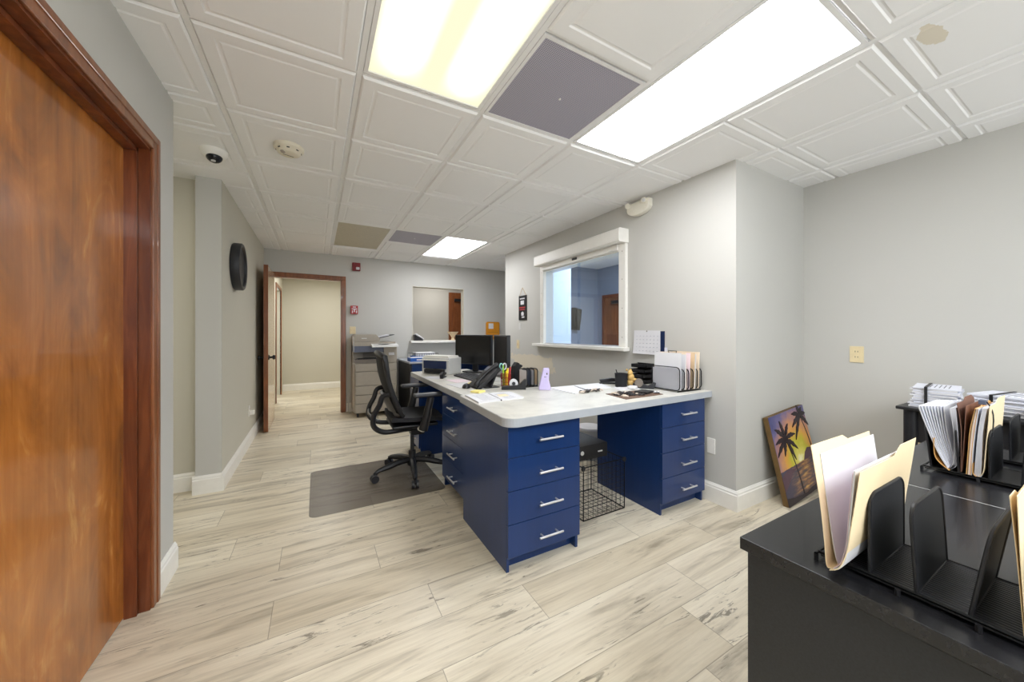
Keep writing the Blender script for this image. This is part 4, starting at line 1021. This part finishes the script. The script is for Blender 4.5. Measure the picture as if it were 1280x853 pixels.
# ------------------------------------------------------------------ desk top items
CZ = cz1
def mon(label, c, ang, w=.53, h=.315, z0=.885):
    """screen centre (x,y), ang = direction of screen's width"""
    o = thing('computer_monitor', label, 'monitor', (c[0], c[1], CZ), ang)
    Tm = Matrix.Translation((c[0], c[1], CZ)) @ Matrix.Rotation(ang, 4, 'Z')
    MB().box(-w/2, w/2, -.012, .022, z0-CZ, z0+h-CZ, .004, Tm).build('casing', M['black'], o)
    MB().box(-w/2+.012, w/2-.012, -.0135, -.012, z0-CZ+.016, z0+h-CZ-.012, 0, Tm).build('screen', M['screen'], o)
    MB().box(-.035, .035, .022, .050, .01, .2, .004, Tm).build('stand_neck', M['black'], o)
    MB().prism(rrect(-.12, .12, -.06, .12, .03), 'z', 0, .012, Tm).build('stand_base', M['black'], o)
mon('black computer monitor on the left, beside the laser printer', (1.462, 3.49), math.atan2(-.48, .20))
mon('black computer monitor on the right, turned toward the chair', (1.522, 2.955), math.atan2(-.49, -.12))
# keyboard
KT = Matrix.Translation((1.262, 3.06, CZ)) @ Matrix.Rotation(-PI/2+.03, 4, 'Z')
o = thing('keyboard', 'black keyboard in front of the monitors', 'keyboard', (1.262, 3.06, CZ), -PI/2+.03)
MB().prism([(-.085, .0), (.085, 0), (.085, .026), (-.085, .014)], 'x', -.225, .225, KT, bv=.002).build('key_tray', M['black'], o)
b = MB()
for r in range(5):
    for k in range(15): b.box(-.212+.0285*k, -.188+.0285*k, -.07+.028*r, -.047+.028*r, .014+.0015*r, .021+.002*r, 0, KT)
b.build('keys', M['darkgrey'], o)
# printer
PTm = Matrix.Translation((1.052, 3.524, CZ)) @ Matrix.Rotation(math.atan2(-.81, .58), 4, 'Z')
o = thing('laser_printer', 'small white laser printer with a dark blue front', 'printer', (1.052, 3.524, CZ), math.atan2(-.81, .58))
MB().box(-.17, .17, .01, .235, 0, .165, .008, PTm).build('housing', M['print'], o)
MB().prism([(-.165, .165), (.165, .165), (.150, .185), (-.15, .185)], 'y', .02, .20, PTm).build('top_cover', M['trim'], o)
MB().box(-.14, .14, -.004, .012, .055, .14, .004, PTm).build('front_panel', M['navy'], o)
MB().box(-.12, .12, -.02, .012, .012, .05, .004, PTm).build('paper_tray', M['black'], o)
MB().box(-.165, .165, -.012, .012, .138, .150, .003, PTm).build('front_lip', M['trim'], o)
def slab_item(name, label, cat, x, y, w, l, h, rz, m, bv=.0, z0=CZ):
    return tag(MB().box(-w/2, w/2, -l/2, l/2, 0, h, bv, TR((x, y, z0), rz)).build(name, M[m]), label, cat)
slab_item('notepad', 'pink sheet of paper in front of the keyboard', 'paper', 1.09, 2.93, .15, .2, .002, .1, 'pink')
slab_item('paper_sheet', 'white sheet of paper under the computer mouse', 'paper', 1.04, 2.66, .2, .26, .002, .1, 'white')
slab_item('paper_sheet', 'white sheet of paper beside the laser printer', 'paper', .97, 3.24, .12, .2, .002, .5, 'white')
slab_item('paper_sheet', 'yellow-edged paper strip between keyboard and mouse', 'paper', 1.13, 2.73, .05, .15, .003, -.7, 'yellow', z0=CZ+.0022)
slab_item('sticky_note_pad', 'yellow sticky note pad at the desk corner beside the phone', 'sticky notes', 1.0, 2.30, .075, .075, .012, .5, 'yellow', .001)
# black stapler by printer
o = thing('stapler', 'black stapler in front of the laser printer', 'stapler', (1.03, 3.20, CZ), 0)
Q = TR((1.035, 3.19, CZ), 1.0)
MB().box(-.07, .07, -.015, .015, 0, .012, .003, Q).build('stapler_base', M['black'], o)
MB().prism([(-.07, .012), (.06, .03), (.075, .045), (-.05, .055), (-.075, .04)], 'y', -.015, .015, Q, bv=.003).build('stapler_top', M['black'], o)
# mouse
b = MB(); b.ball((0, 0, .0), 1, (.032, .055, .032), 20, TR((1.0, 2.52, CZ+.003), -.5))
for v in b.bm.verts:
    if v.co.z < CZ+.003: v.co.z = CZ+.003
o = thing('computer_mouse', 'black computer mouse on the white paper', 'mouse', (1.0, 2.52, CZ))
b.build('mouse_body', M['black'], o)
MB().box(-.002, .002, .018, .034, .028, .033, 0, TR((1.0, 2.52, CZ), -.5)).build('scroll_wheel', M['darkgrey'], o)
# desk phone
o = thing('office_phone', 'black office phone with a long tilted handset', 'telephone', (1.15, 2.50, CZ))
MB().prism([(1.040, CZ), (1.075, CZ), (1.245, CZ+.135), (1.228, CZ+.155), (1.045, CZ+.012)], 'y', 2.405, 2.60, bv=.003).build('phone_body', M['black'], o)
MB().prism([(1.15, CZ), (1.165, CZ), (1.215, CZ+.105), (1.20, CZ+.10)], 'y', 2.42, 2.585).build('phone_stand', M['black'], o)
MB().prism([(1.12, CZ), (1.235, CZ), (1.235, CZ+.006), (1.12, CZ+.006)], 'y', 2.42, 2.585).build('phone_stand', M['darkgrey'], o)
hs = MB(); hs.tube(spline([(1.035, 2.43, CZ+.026), (1.065, 2.43, CZ+.062), (1.12, 2.43, CZ+.112), (1.18, 2.43, CZ+.155), (1.225, 2.43, CZ+.175)], 4), [.018, .021, .021, .018, .014, .013, .013, .013, .013, .013, .013, .014, .016, .019, .021, .021, .018], 10)
hs.build('handset', M['black'], o)
b = MB(); Q = Matrix.Translation((1.13, 2.52, CZ+.086)) @ Matrix.Rotation(-math.atan2(.143, .183), 4, 'Y')
for r in range(4):
    for k in range(3): b.box(-.045+.022*r, -.031+.022*r, -.03+.026*k, -.012+.026*k, -.001, .004, 0, Q)
b.build('keypad', M['darkgrey'], o)
MB().box(.055, .10, -.045, .055, -.001, .005, .002, Q).build('display', M['cblue'], o)
# crumpled yellow/white note
rows = [[(1.33+.02*i+.01*math.sin(jx*2.1+i), 2.74+.022*jx, CZ+.03+.028*i+.006*math.sin(i*3+jx)) for jx in range(4)] for i in range(4)]
tag(MB().sheet(rows, .001).build('memo_note', M['yellow']), 'yellow memo note propped below the monitors', 'note')
MB_ = MB(); MB_.box(1.335, 1.40, 2.72, 2.82, CZ, CZ+.032, .004)
tag(MB_.build('memo_stand', M['print']), 'pale grey memo block holding the yellow note', 'memo block')
# pen cup
o = thing('pen_cup', 'red mesh pen cup beside the office phone', 'pen cup', (1.31, 2.46, CZ))
c = (1.31, 2.46, CZ)
b = MB()
for k in range(20):
    a = 2*PI*k/20; b.tube([(c[0]+.036*math.cos(a), c[1]+.036*math.sin(a), CZ), (c[0]+.040*math.cos(a), c[1]+.040*math.sin(a), CZ+.1)], .0018, 5)
for zz, rr in ((.002, .036), (.035, .0375), (.07, .039), (.1, .040)): b.tube([(c[0]+rr*math.cos(2*PI*k/20), c[1]+rr*math.sin(2*PI*k/20), CZ+zz) for k in range(20)], .002, 5, closed=True)
b.lathe([(0, .001), (.036, .001), (.036, .004), (0, .004)], 20, c)
b.build('mesh_cup', M['redpen'], o)
pens = [('highlighter', 'green highlighter in the red pen cup', 'green', (-.015, .005), (-.02, .01), .16, .008), ('highlighter', 'yellow highlighter in the red pen cup', 'yel2', (.0, -.012), (.005, -.02), .135, .009),
        ('highlighter', 'yellow marker leaning at the front of the pen cup', 'yel2', (-.005, -.02), (-.01, -.028), .115, .009), ('marker_pen', 'pink marker in the red pen cup', 'red2', (.018, -.005), (.034, -.012), .145, .008),
        ('marker_pen', 'salmon marker at the right edge of the pen cup', 'pink', (.015, .01), (.03, .016), .135, .007)]
for nm, lb, m, p0, p1, h, r in pens:
    q = thing(nm, lb, 'marker', (c[0]+p0[0], c[1]+p0[1], CZ+.006))
    A = Vector((c[0]+p0[0], c[1]+p0[1], CZ+.006)); B_ = Vector((c[0]+p1[0], c[1]+p1[1], CZ+.006+h))
    MB().tube([A, A.lerp(B_, .62)], r, 10).build('pen_barrel', M[m], q); MB().tube([A.lerp(B_, .63), B_], [r*1.1, r*.85], 10).build('pen_cap', M[m], q)
q = thing('scissors', 'scissors with pale teal and white handles in the pen cup', 'scissors', (c[0]-.01, c[1]+.015, CZ+.006))
for dx_, m in ((-.016, 'teal'), (.014, 'white')):
    b = MB(); b.tube([(c[0]-.02+dx_+.014*math.cos(2*PI*k/14), c[1]+.01, CZ+.155+.024*math.sin(2*PI*k/14)) for k in range(14)], .005, 6, closed=True); b.build('handle', M[m], q)
MB().box(c[0]-.022, c[0]-.016, c[1]+.008, c[1]+.011, CZ+.01, CZ+.135).build('blade', M['steel'], q)
# tape dispenser
o = thing('tape_dispenser', 'black tape dispenser with a white roll beside the pen cup', 'tape dispenser', (1.30, 2.27, CZ))
Q = TR((1.285, 2.29, CZ), math.radians(-25))
MB().prism([(-.09, 0), (.09, 0), (.092, .075), (.080, .072), (.045, .035), (-.02, .030), (-.088, .022)], 'y', -.03, .03, Q, bv=.003).build('dispenser_body', M['black'], o)
MB().tube([(.0, -.012, .045), (.0, .012, .045)], .032, 20, Q).build('tape_roll', M['white'], o)
MB().tube([(.0, -.016, .045), (.0, .016, .045)], .013, 14, Q).build('roll_core', M['darkgrey'], o)
# black upright stapler/punch and pads
o = thing('upright_stapler', 'tall black stapler standing upright behind the tape dispenser', 'stapler', (1.43, 2.52, CZ))
Q = TR((1.43, 2.52, CZ), .3)
MB().prism([(-.035, 0), (.035, 0), (.045, .10), (.03, .17), (.005, .18), (-.025, .15), (-.04, .08)], 'y', -.022, .022, Q, bv=.005).build('stapler_body', M['black'], o)
MB().prism([(.01, .12), (.07, .135), (.075, .15), (.02, .17)], 'y', -.015, .015, Q, bv=.004).build('stapler_nose', M['black'], o)
# small letter sorter
o = thing('desk_letter_rack', 'small letter rack with black and white frames beside the wall', 'letter rack', (1.46, 2.38, CZ))
for k in range(4):
    y = 2.38; x = 1.415+.032*k
    pts = rrect(0, .12, 0, .135, .02, 4); Q = Matrix.Translation((x, 2.31, CZ+.004)) @ Matrix.Rotation(PI/2, 4, 'Z')
    MB().tube([(p[0], 0, p[1]) for p in pts], .0045, 6, Q, closed=True).build('frame', M['black'], o)
    MB().box(.008, .112, -.006, .002, .01, .125+.006*(k % 2), 0, Q).build('card', M[('white', 'cblue', 'white', 'cream')[k]], o)
MB().box(1.40, 1.53, 2.31, 2.43, CZ, CZ+.004).build('rack_base', M['black'], o)
# lavender air freshener
o = thing('air_freshener', 'lavender plastic air freshener on the countertop', 'air freshener', (1.47, 2.17, CZ))
Q = TR((1.475, 2.16, CZ), math.radians(-32))
MB().prism([(-.042, 0), (.042, 0), (.044, .02), (.030, .075), (.034, .15), (.030, .162), (-.005, .160), (-.012, .155), (-.030, .08), (-.045, .02)], 'y', -.03, .03, Q, bv=.008).build('shell', M['lav'], o)
MB().box(.012, .020, -.0315, -.0295, .115, .128, 0, Q).box(-.003, .003, -.0315, -.0295, .095, .101, 0, Q).box(.006, .010, -.0315, -.0295, .095, .101, 0, Q).build('sensor', M['inkdark'], o)
# planner / notebook with elastic
b = MB(); o = thing('desk_planner', 'open white desk planner split by a black strip', 'planner', (1.02, 2.07, CZ))
QP = [(.842, 1.925), (1.165, 1.945), (1.190, 2.17), (.862, 2.195)]
def quad_slab(pts, z0, z1): return MB().prism(pts, 'z', z0, z1)
def lerp2(a, b_, t): return (a[0]+(b_[0]-a[0])*t, a[1]+(b_[1]-a[1])*t)
L1, L2 = lerp2(QP[0], QP[1], .47), lerp2(QP[3], QP[2], .47); R1, R2 = lerp2(QP[0], QP[1], .50), lerp2(QP[3], QP[2], .50)
quad_slab([QP[0], L1, L2, QP[3]], CZ, CZ+.010).build('page_block', M['white'], o)
quad_slab([R1, QP[1], QP[2], R2], CZ, CZ+.009).build('page_block', M['white'], o)
quad_slab([L1, R1, R2, L2], CZ, CZ+.007).build('spine_strip', M['black'], o)
b = MB()
for k in range(7):
    b.box(.885, .975, 1.965+.028*k, 1.967+.028*k, CZ+.0101, CZ+.0106); b.box(1.04, 1.12, 1.97+.026*k, 1.9725+.026*k, CZ+.0091, CZ+.0096)
b.build('writing', M['inkline'], o)
MB().prism([(1.03, 2.02), (1.10, 2.02), (1.11, 2.09), (1.05, 2.10)], 'z', CZ+.0096, CZ+.0102).build('yellow_patch', M['manila'], o)
# papers on the right part
def qslab(name, label, cat, pts, z0, z1, m): return tag(quad_slab(pts, z0, z1).build(name, M[m]), label, cat)
qslab('paper_sheet', 'white paper sheet lying beside the air freshener', 'paper', [(1.545, 2.20), (1.55, 1.90), (1.70, 1.95), (1.77, 2.19)], CZ, CZ+.004, 'white')
qslab('paper_sheet', 'white paper sheet under the window, left of the mesh cup', 'paper', [(1.785, 2.19), (1.74, 1.99), (1.97, 1.99), (2.06, 2.20)], CZ, CZ+.004, 'white')
qslab('paper_strip', 'thin black strip between the two white sheets', 'strip', [(1.771, 2.19), (1.703, 1.955), (1.725, 1.955), (1.783, 2.19)], CZ, CZ+.003, 'black')
qslab('paper_sheet', 'white paper sheet in front of the mesh cup', 'paper', [(1.97, 1.975), (1.93, 1.86), (2.12, 1.84), (2.15, 1.96)], CZ, CZ+.004, 'white')
def trinket(name, label, cat, pts, z0, n, spread, ms):
    b = MB(); rnd = random.Random(hash(label) % 1000 if False else len(label))
    for k in range(n):
        a = rnd.random()*2*PI; px = pts[0]+(pts[1]-pts[0])*rnd.random(); py = pts[2]+(pts[3]-pts[2])*rnd.random()
        b.use(M[ms[k % len(ms)]]); r = rnd.uniform(.014, .026)
        if k % 3: b.tube([(px+r*math.cos(2*PI*q/12), py+r*math.sin(2*PI*q/12)*.8, z0+.004+.003*math.sin(q)) for q in range(12)], .0035, 5, closed=True)
        else: b.ball((px, py, z0+.007), .008, (1.6, 1, .8), 8)
    return tag(b.build(name), label, cat)
trinket('bead_bracelets', 'dark beaded bracelets heaped on the white paper sheets', 'bracelets', (1.60, 1.80, 1.905, 1.955), CZ+.004, 22, 0, ['bead', 'bead', 'bead2'])
qslab('placemat', 'brown mat under the trinkets near the front edge', 'mat', [(1.735, 1.80), (1.705, 1.59), (2.07, 1.60), (2.10, 1.80)], CZ, CZ+.003, 'matbrown')
trinket('key_pile', 'pile of keys and dark beads on the brown mat', 'keys', (1.76, 1.92, 1.63, 1.78), CZ+.003, 40, 0, ['bead', 'bead2', 'bead', 'black'])
o = slab_item('wallet', 'black wallet lying on the right half of the brown mat', 'wallet', 2.00, 1.70, .12, .09, .014, .3, 'black', .003, CZ+.003)
trinket('steel_keys', 'small steel key ring at the right edge of the brown mat', 'keys', (2.04, 2.07, 1.63, 1.68), CZ+.003, 5, 0, ['steel', 'bead'])
# mesh cup, stapler, figurine, tape, organiser
o = thing('mesh_pencil_cup', 'black mesh pencil cup below the service window', 'pencil cup', (2.08, 1.99, CZ))
b = MB(); c = (2.08, 1.99, CZ)
b.lathe([(0, 0), (.044, 0), (.048, .10), (.050, .10), (.050, .105), (.046, .105), (.042, .004), (0, .004)], 24, c); b.build('cup', M['mesh'], o)
tag(MB().tube([(2.08, 1.99, CZ+.006), (2.045, 2.01, CZ+.135)], .004, 8).build('pencil', M['black']), 'thin black pencil leaning in the mesh cup', 'pencil')
o = thing('stapler', 'black stapler lying left of the mesh pencil cup', 'stapler', (2.08, 2.13, CZ))
Q = TR((2.11, 2.15, CZ), math.radians(-30))
MB().box(-.08, .07, -.017, .017, 0, .012, .004, Q).build('stapler_base', M['black'], o)
MB().prism([(-.07, .012), (.07, .02), (.08, .045), (.02, .05), (-.08, .035)], 'y', -.016, .016, Q, bv=.004).build('stapler_top', M['black'], o)
o = thing('figurine', 'small yellow-brown figurine beside the mesh pencil cup', 'figurine', (2.15, 1.95, CZ))
MB().ball((2.15, 1.96, CZ+.03), .032, (.9, .9, 1)).ball((2.148, 1.955, CZ+.075), .028, (1, .9, 1.1)).ball((2.14, 1.955, CZ+.108), .022, (1.1, .8, 1.1)).build('body', M['tan'], o)
MB().ball((2.125, 1.975, CZ+.130), .009).ball((2.155, 1.965, CZ+.130), .009).ball((2.17, 1.94, CZ+.055), .018, (1.8, .7, .7)).ball((2.172, 1.935, CZ+.02), .017, (1.5, .9, .8)).build('ears_and_limbs', M['tan'], o)
o = thing('tape_dispenser', 'grey tape dispenser lying before the figurine', 'tape dispenser', (2.15, 1.86, CZ))
Q = TR((2.165, 1.845, CZ), math.radians(-50))
MB().prism([(-.07, 0), (.07, 0), (.085, .045), (.07, .05), (.03, .022), (-.02, .045), (-.06, .055), (-.08, .03)], 'y', -.018, .018, Q, bv=.003).build('dispenser_body', M['darkgrey'], o)
MB().tube([(-.035, -.022, .042), (-.035, .022, .042)], .030, 20, Q).build('tape_roll', M['copier2'], o)
slab_item('paper_scrap', 'crumpled white scrap in front of the tape dispenser', 'paper', 2.06, 1.86, .07, .06, .022, .5, 'white', .008, CZ+.004)
o = thing('desk_caddy', 'black tiered desk caddy against the wall below the calendar', 'desk caddy', (2.38, 2.07, CZ))
for k in range(4):
    zz = CZ+.004+.042*k; x_ = 2.30+.022*k
    b = MB(); b.box(x_, 2.45, 1.99, 2.15, zz, zz+.006).box(x_, x_+.005, 1.99, 2.15, zz, zz+.028).box(x_, 2.45, 1.99, 1.994, zz, zz+.028).box(x_, 2.45, 2.146, 2.15, zz, zz+.028); b.build('shelf_tray', M['black'], o)
    MB().box(x_+.01, 2.43, 2.01, 2.12, zz+.007, zz+.018).build('cards', M['white'], o)
MB().box(2.45, 2.455, 1.985, 2.155, CZ, CZ+.165).build('back_plate', M['black'], o)
# file sorter on the counter right
o = thing('wire_file_sorter', 'black wire file sorter with papers at the right end of the countertop', 'file sorter', (2.35, 1.71, CZ))
ys0, ys1 = 1.585, 1.825
xs = [2.225, 2.275, 2.325, 2.375, 2.425, 2.47]
for k, x in enumerate(xs):
    H_ = .165 if k == 0 else .15
    pts = rrect(0, ys1-ys0, 0, H_, .03, 5); Q = Matrix.Translation((x+.004*k*0, ys0, CZ+.012)) @ Matrix.Rotation(PI/2, 4, 'Z')
    fr_ = MB().tube([(p[0], 0, p[1]) for p in pts], .0032, 6, Q, closed=True).build('wire_divider', M['wire'], o)
    MB().box(.003, ys1-ys0-.003, -.0005, .0005, .003, H_-.003, 0, Q).build('mesh_panel', M['finemesh'], fr_)
b = MB()
for y in (ys0+.01, ys1-.01): b.tube([(2.215, y, CZ+.006), (2.478, y, CZ+.006)], .004, 6)
for k in range(8): b.tube([(2.22, ys0+.012+.031*k, CZ+.010), (2.475, ys0+.012+.031*k, CZ+.010)], .0018, 5)
b.build('wire_base', M['wire'], o)
def papers(label, x, lean, h, m, skew=0, th=.003, w0=ys0+.006, w1=ys1-.01):
    b = MB(); rows = []
    for i in range(6):
        u = i/5; rows.append([(x+lean*u, w0+(w1-w0)*v/5+skew*u, CZ+.014+h*u) for v in range(6)])
    b.sheet(rows, th); return b, label
for lb, nm, x, ln, h, m, sk, th, cat in (
    ('front letter-size white document standing in the wire file sorter', 'document', 2.232, -.004, .150, 'paper2', 0, .002, 'document'),
    ('tall white document leaning out of the wire file sorter', 'document', 2.245, .022, .262, 'white', .012, .003, 'document'),
    ('white document behind the tallest one in the wire file sorter', 'document', 2.292, .010, .252, 'white', 0, .004, 'document'),
    ('pinkish folder in the middle of the wire file sorter', 'file_folder', 2.340, .012, .262, 'pink', 0, .004, 'folder'),
    ('cream folder near the back of the wire file sorter', 'file_folder', 2.390, .012, .262, 'cream', 0, .005, 'folder'),
    ('white papers in the second last slot of the wire sorter', 'document', 2.405, .012, .25, 'white', 0, .004, 'document'),
    ('tan folder at the wall end of the wire file sorter', 'file_folder', 2.445, .014, .266, 'cream2', 0, .005, 'folder')):
    b, _ = papers(lb, x, ln, h, m, sk, th); tag(b.build(nm, M[m]), lb, cat)
b = MB()
for k in range(3): b.box(2.2625, 2.2645, 1.66, 1.78, CZ+.222-.015*k, CZ+.2245-.015*k)
cb = thing('clipboard', 'clipboard with a chrome clip behind the tall document', 'clipboard', (2.31, 1.71, CZ))
MB().box(2.306, 2.310, ys0+.01, ys1-.012, CZ+.014, CZ+.278).build('board', M['cream2'], cb)
MB().tube([(2.300, 1.67, CZ+.272), (2.300, 1.665, CZ+.288), (2.300, 1.735, CZ+.288), (2.300, 1.73, CZ+.272)], .003, 6).build('clip', M['darkgrey'], cb)
# ------------------------------------------------------------------ lighting
def area(name, loc, rot, sx, sy, e, col=(1, 1, 1)):
    l = bpy.data.lights.new(name, 'AREA'); l.shape = 'RECTANGLE'; l.size = sx; l.size_y = sy; l.energy = e; l.color = col
    o = bpy.data.objects.new(name, l); COL.objects.link(o); o.location = loc; o.rotation_euler = rot; return o
area('rear_fill_light', (1.35, -2.55, 1.5), (PI/2, 0, 0), 3.4, 1.3, 10, (.92, .96, 1))  # added fill coming in through the rear opening
area('ceiling_fill_light', (1.2, -3.2, .36), (PI/2+.75, 0, 0), 3.8, .9, 135, (.93, .97, 1))  # added upward fill that brightens the ceiling
area('corridor_fill', (-2.0, 3.0, 2.35), (0, 0, 0), .6, .6, 9, (1, .97, .86))  # added unseen light for the side corridor
area('far_room_fill', (.2, 7.4, 2.36), (0, 0, 0), .6, 1.0, 20, (1, .98, .93))  # added light, out of view, for the room past the doorway
area('reception_fill', (2.2, 6.9, 2.36), (0, 0, 0), .6, .6, 9, (1, .95, .88))  # added unseen light behind the back wall opening
area('window_room_fill', (4.4, 3.6, 2.70), (0, 0, 0), 1.2, 2.0, 95, (.92, .96, 1))  # added unseen light for the room past the service window
area('far_window_daylight', (-1.3, 9.1, 1.4), (-PI/2, 0, 0), 1.0, .9, 30, (.95, .98, 1))
w = bpy.data.worlds.new('world'); SC.world = w; w.use_nodes = True
bg = w.node_tree.nodes['Background']; bg.inputs[0].default_value = (.85, .92, 1, 1); bg.inputs[1].default_value = 1.2
# added fill lights, unseen, over the part of the room behind the camera
area('rear_ceiling_fill', (GX+G*1.5, GY-G*5, CE-.012), (0, 0, 0), .56, 1.15, 30, (.92, .96, 1))
area('rear_ceiling_fill', (GX+G*3.5, GY-G*5, CE-.012), (0, 0, 0), .56, 1.15, 30, (.92, .96, 1))
SC.view_settings.view_transform = 'Standard'; SC.view_settings.look = 'None'; SC.view_settings.gamma = 1
SC.view_settings.exposure = 0.5; SC.view_settings.use_curve_mapping = False
SC.cycles.use_denoising = True
SC.cycles.max_bounces = 10; SC.cycles.diffuse_bounces = 7; SC.cycles.sample_clamp_indirect = 6
SC.cycles.caustics_reflective = False; SC.cycles.caustics_refractive = False
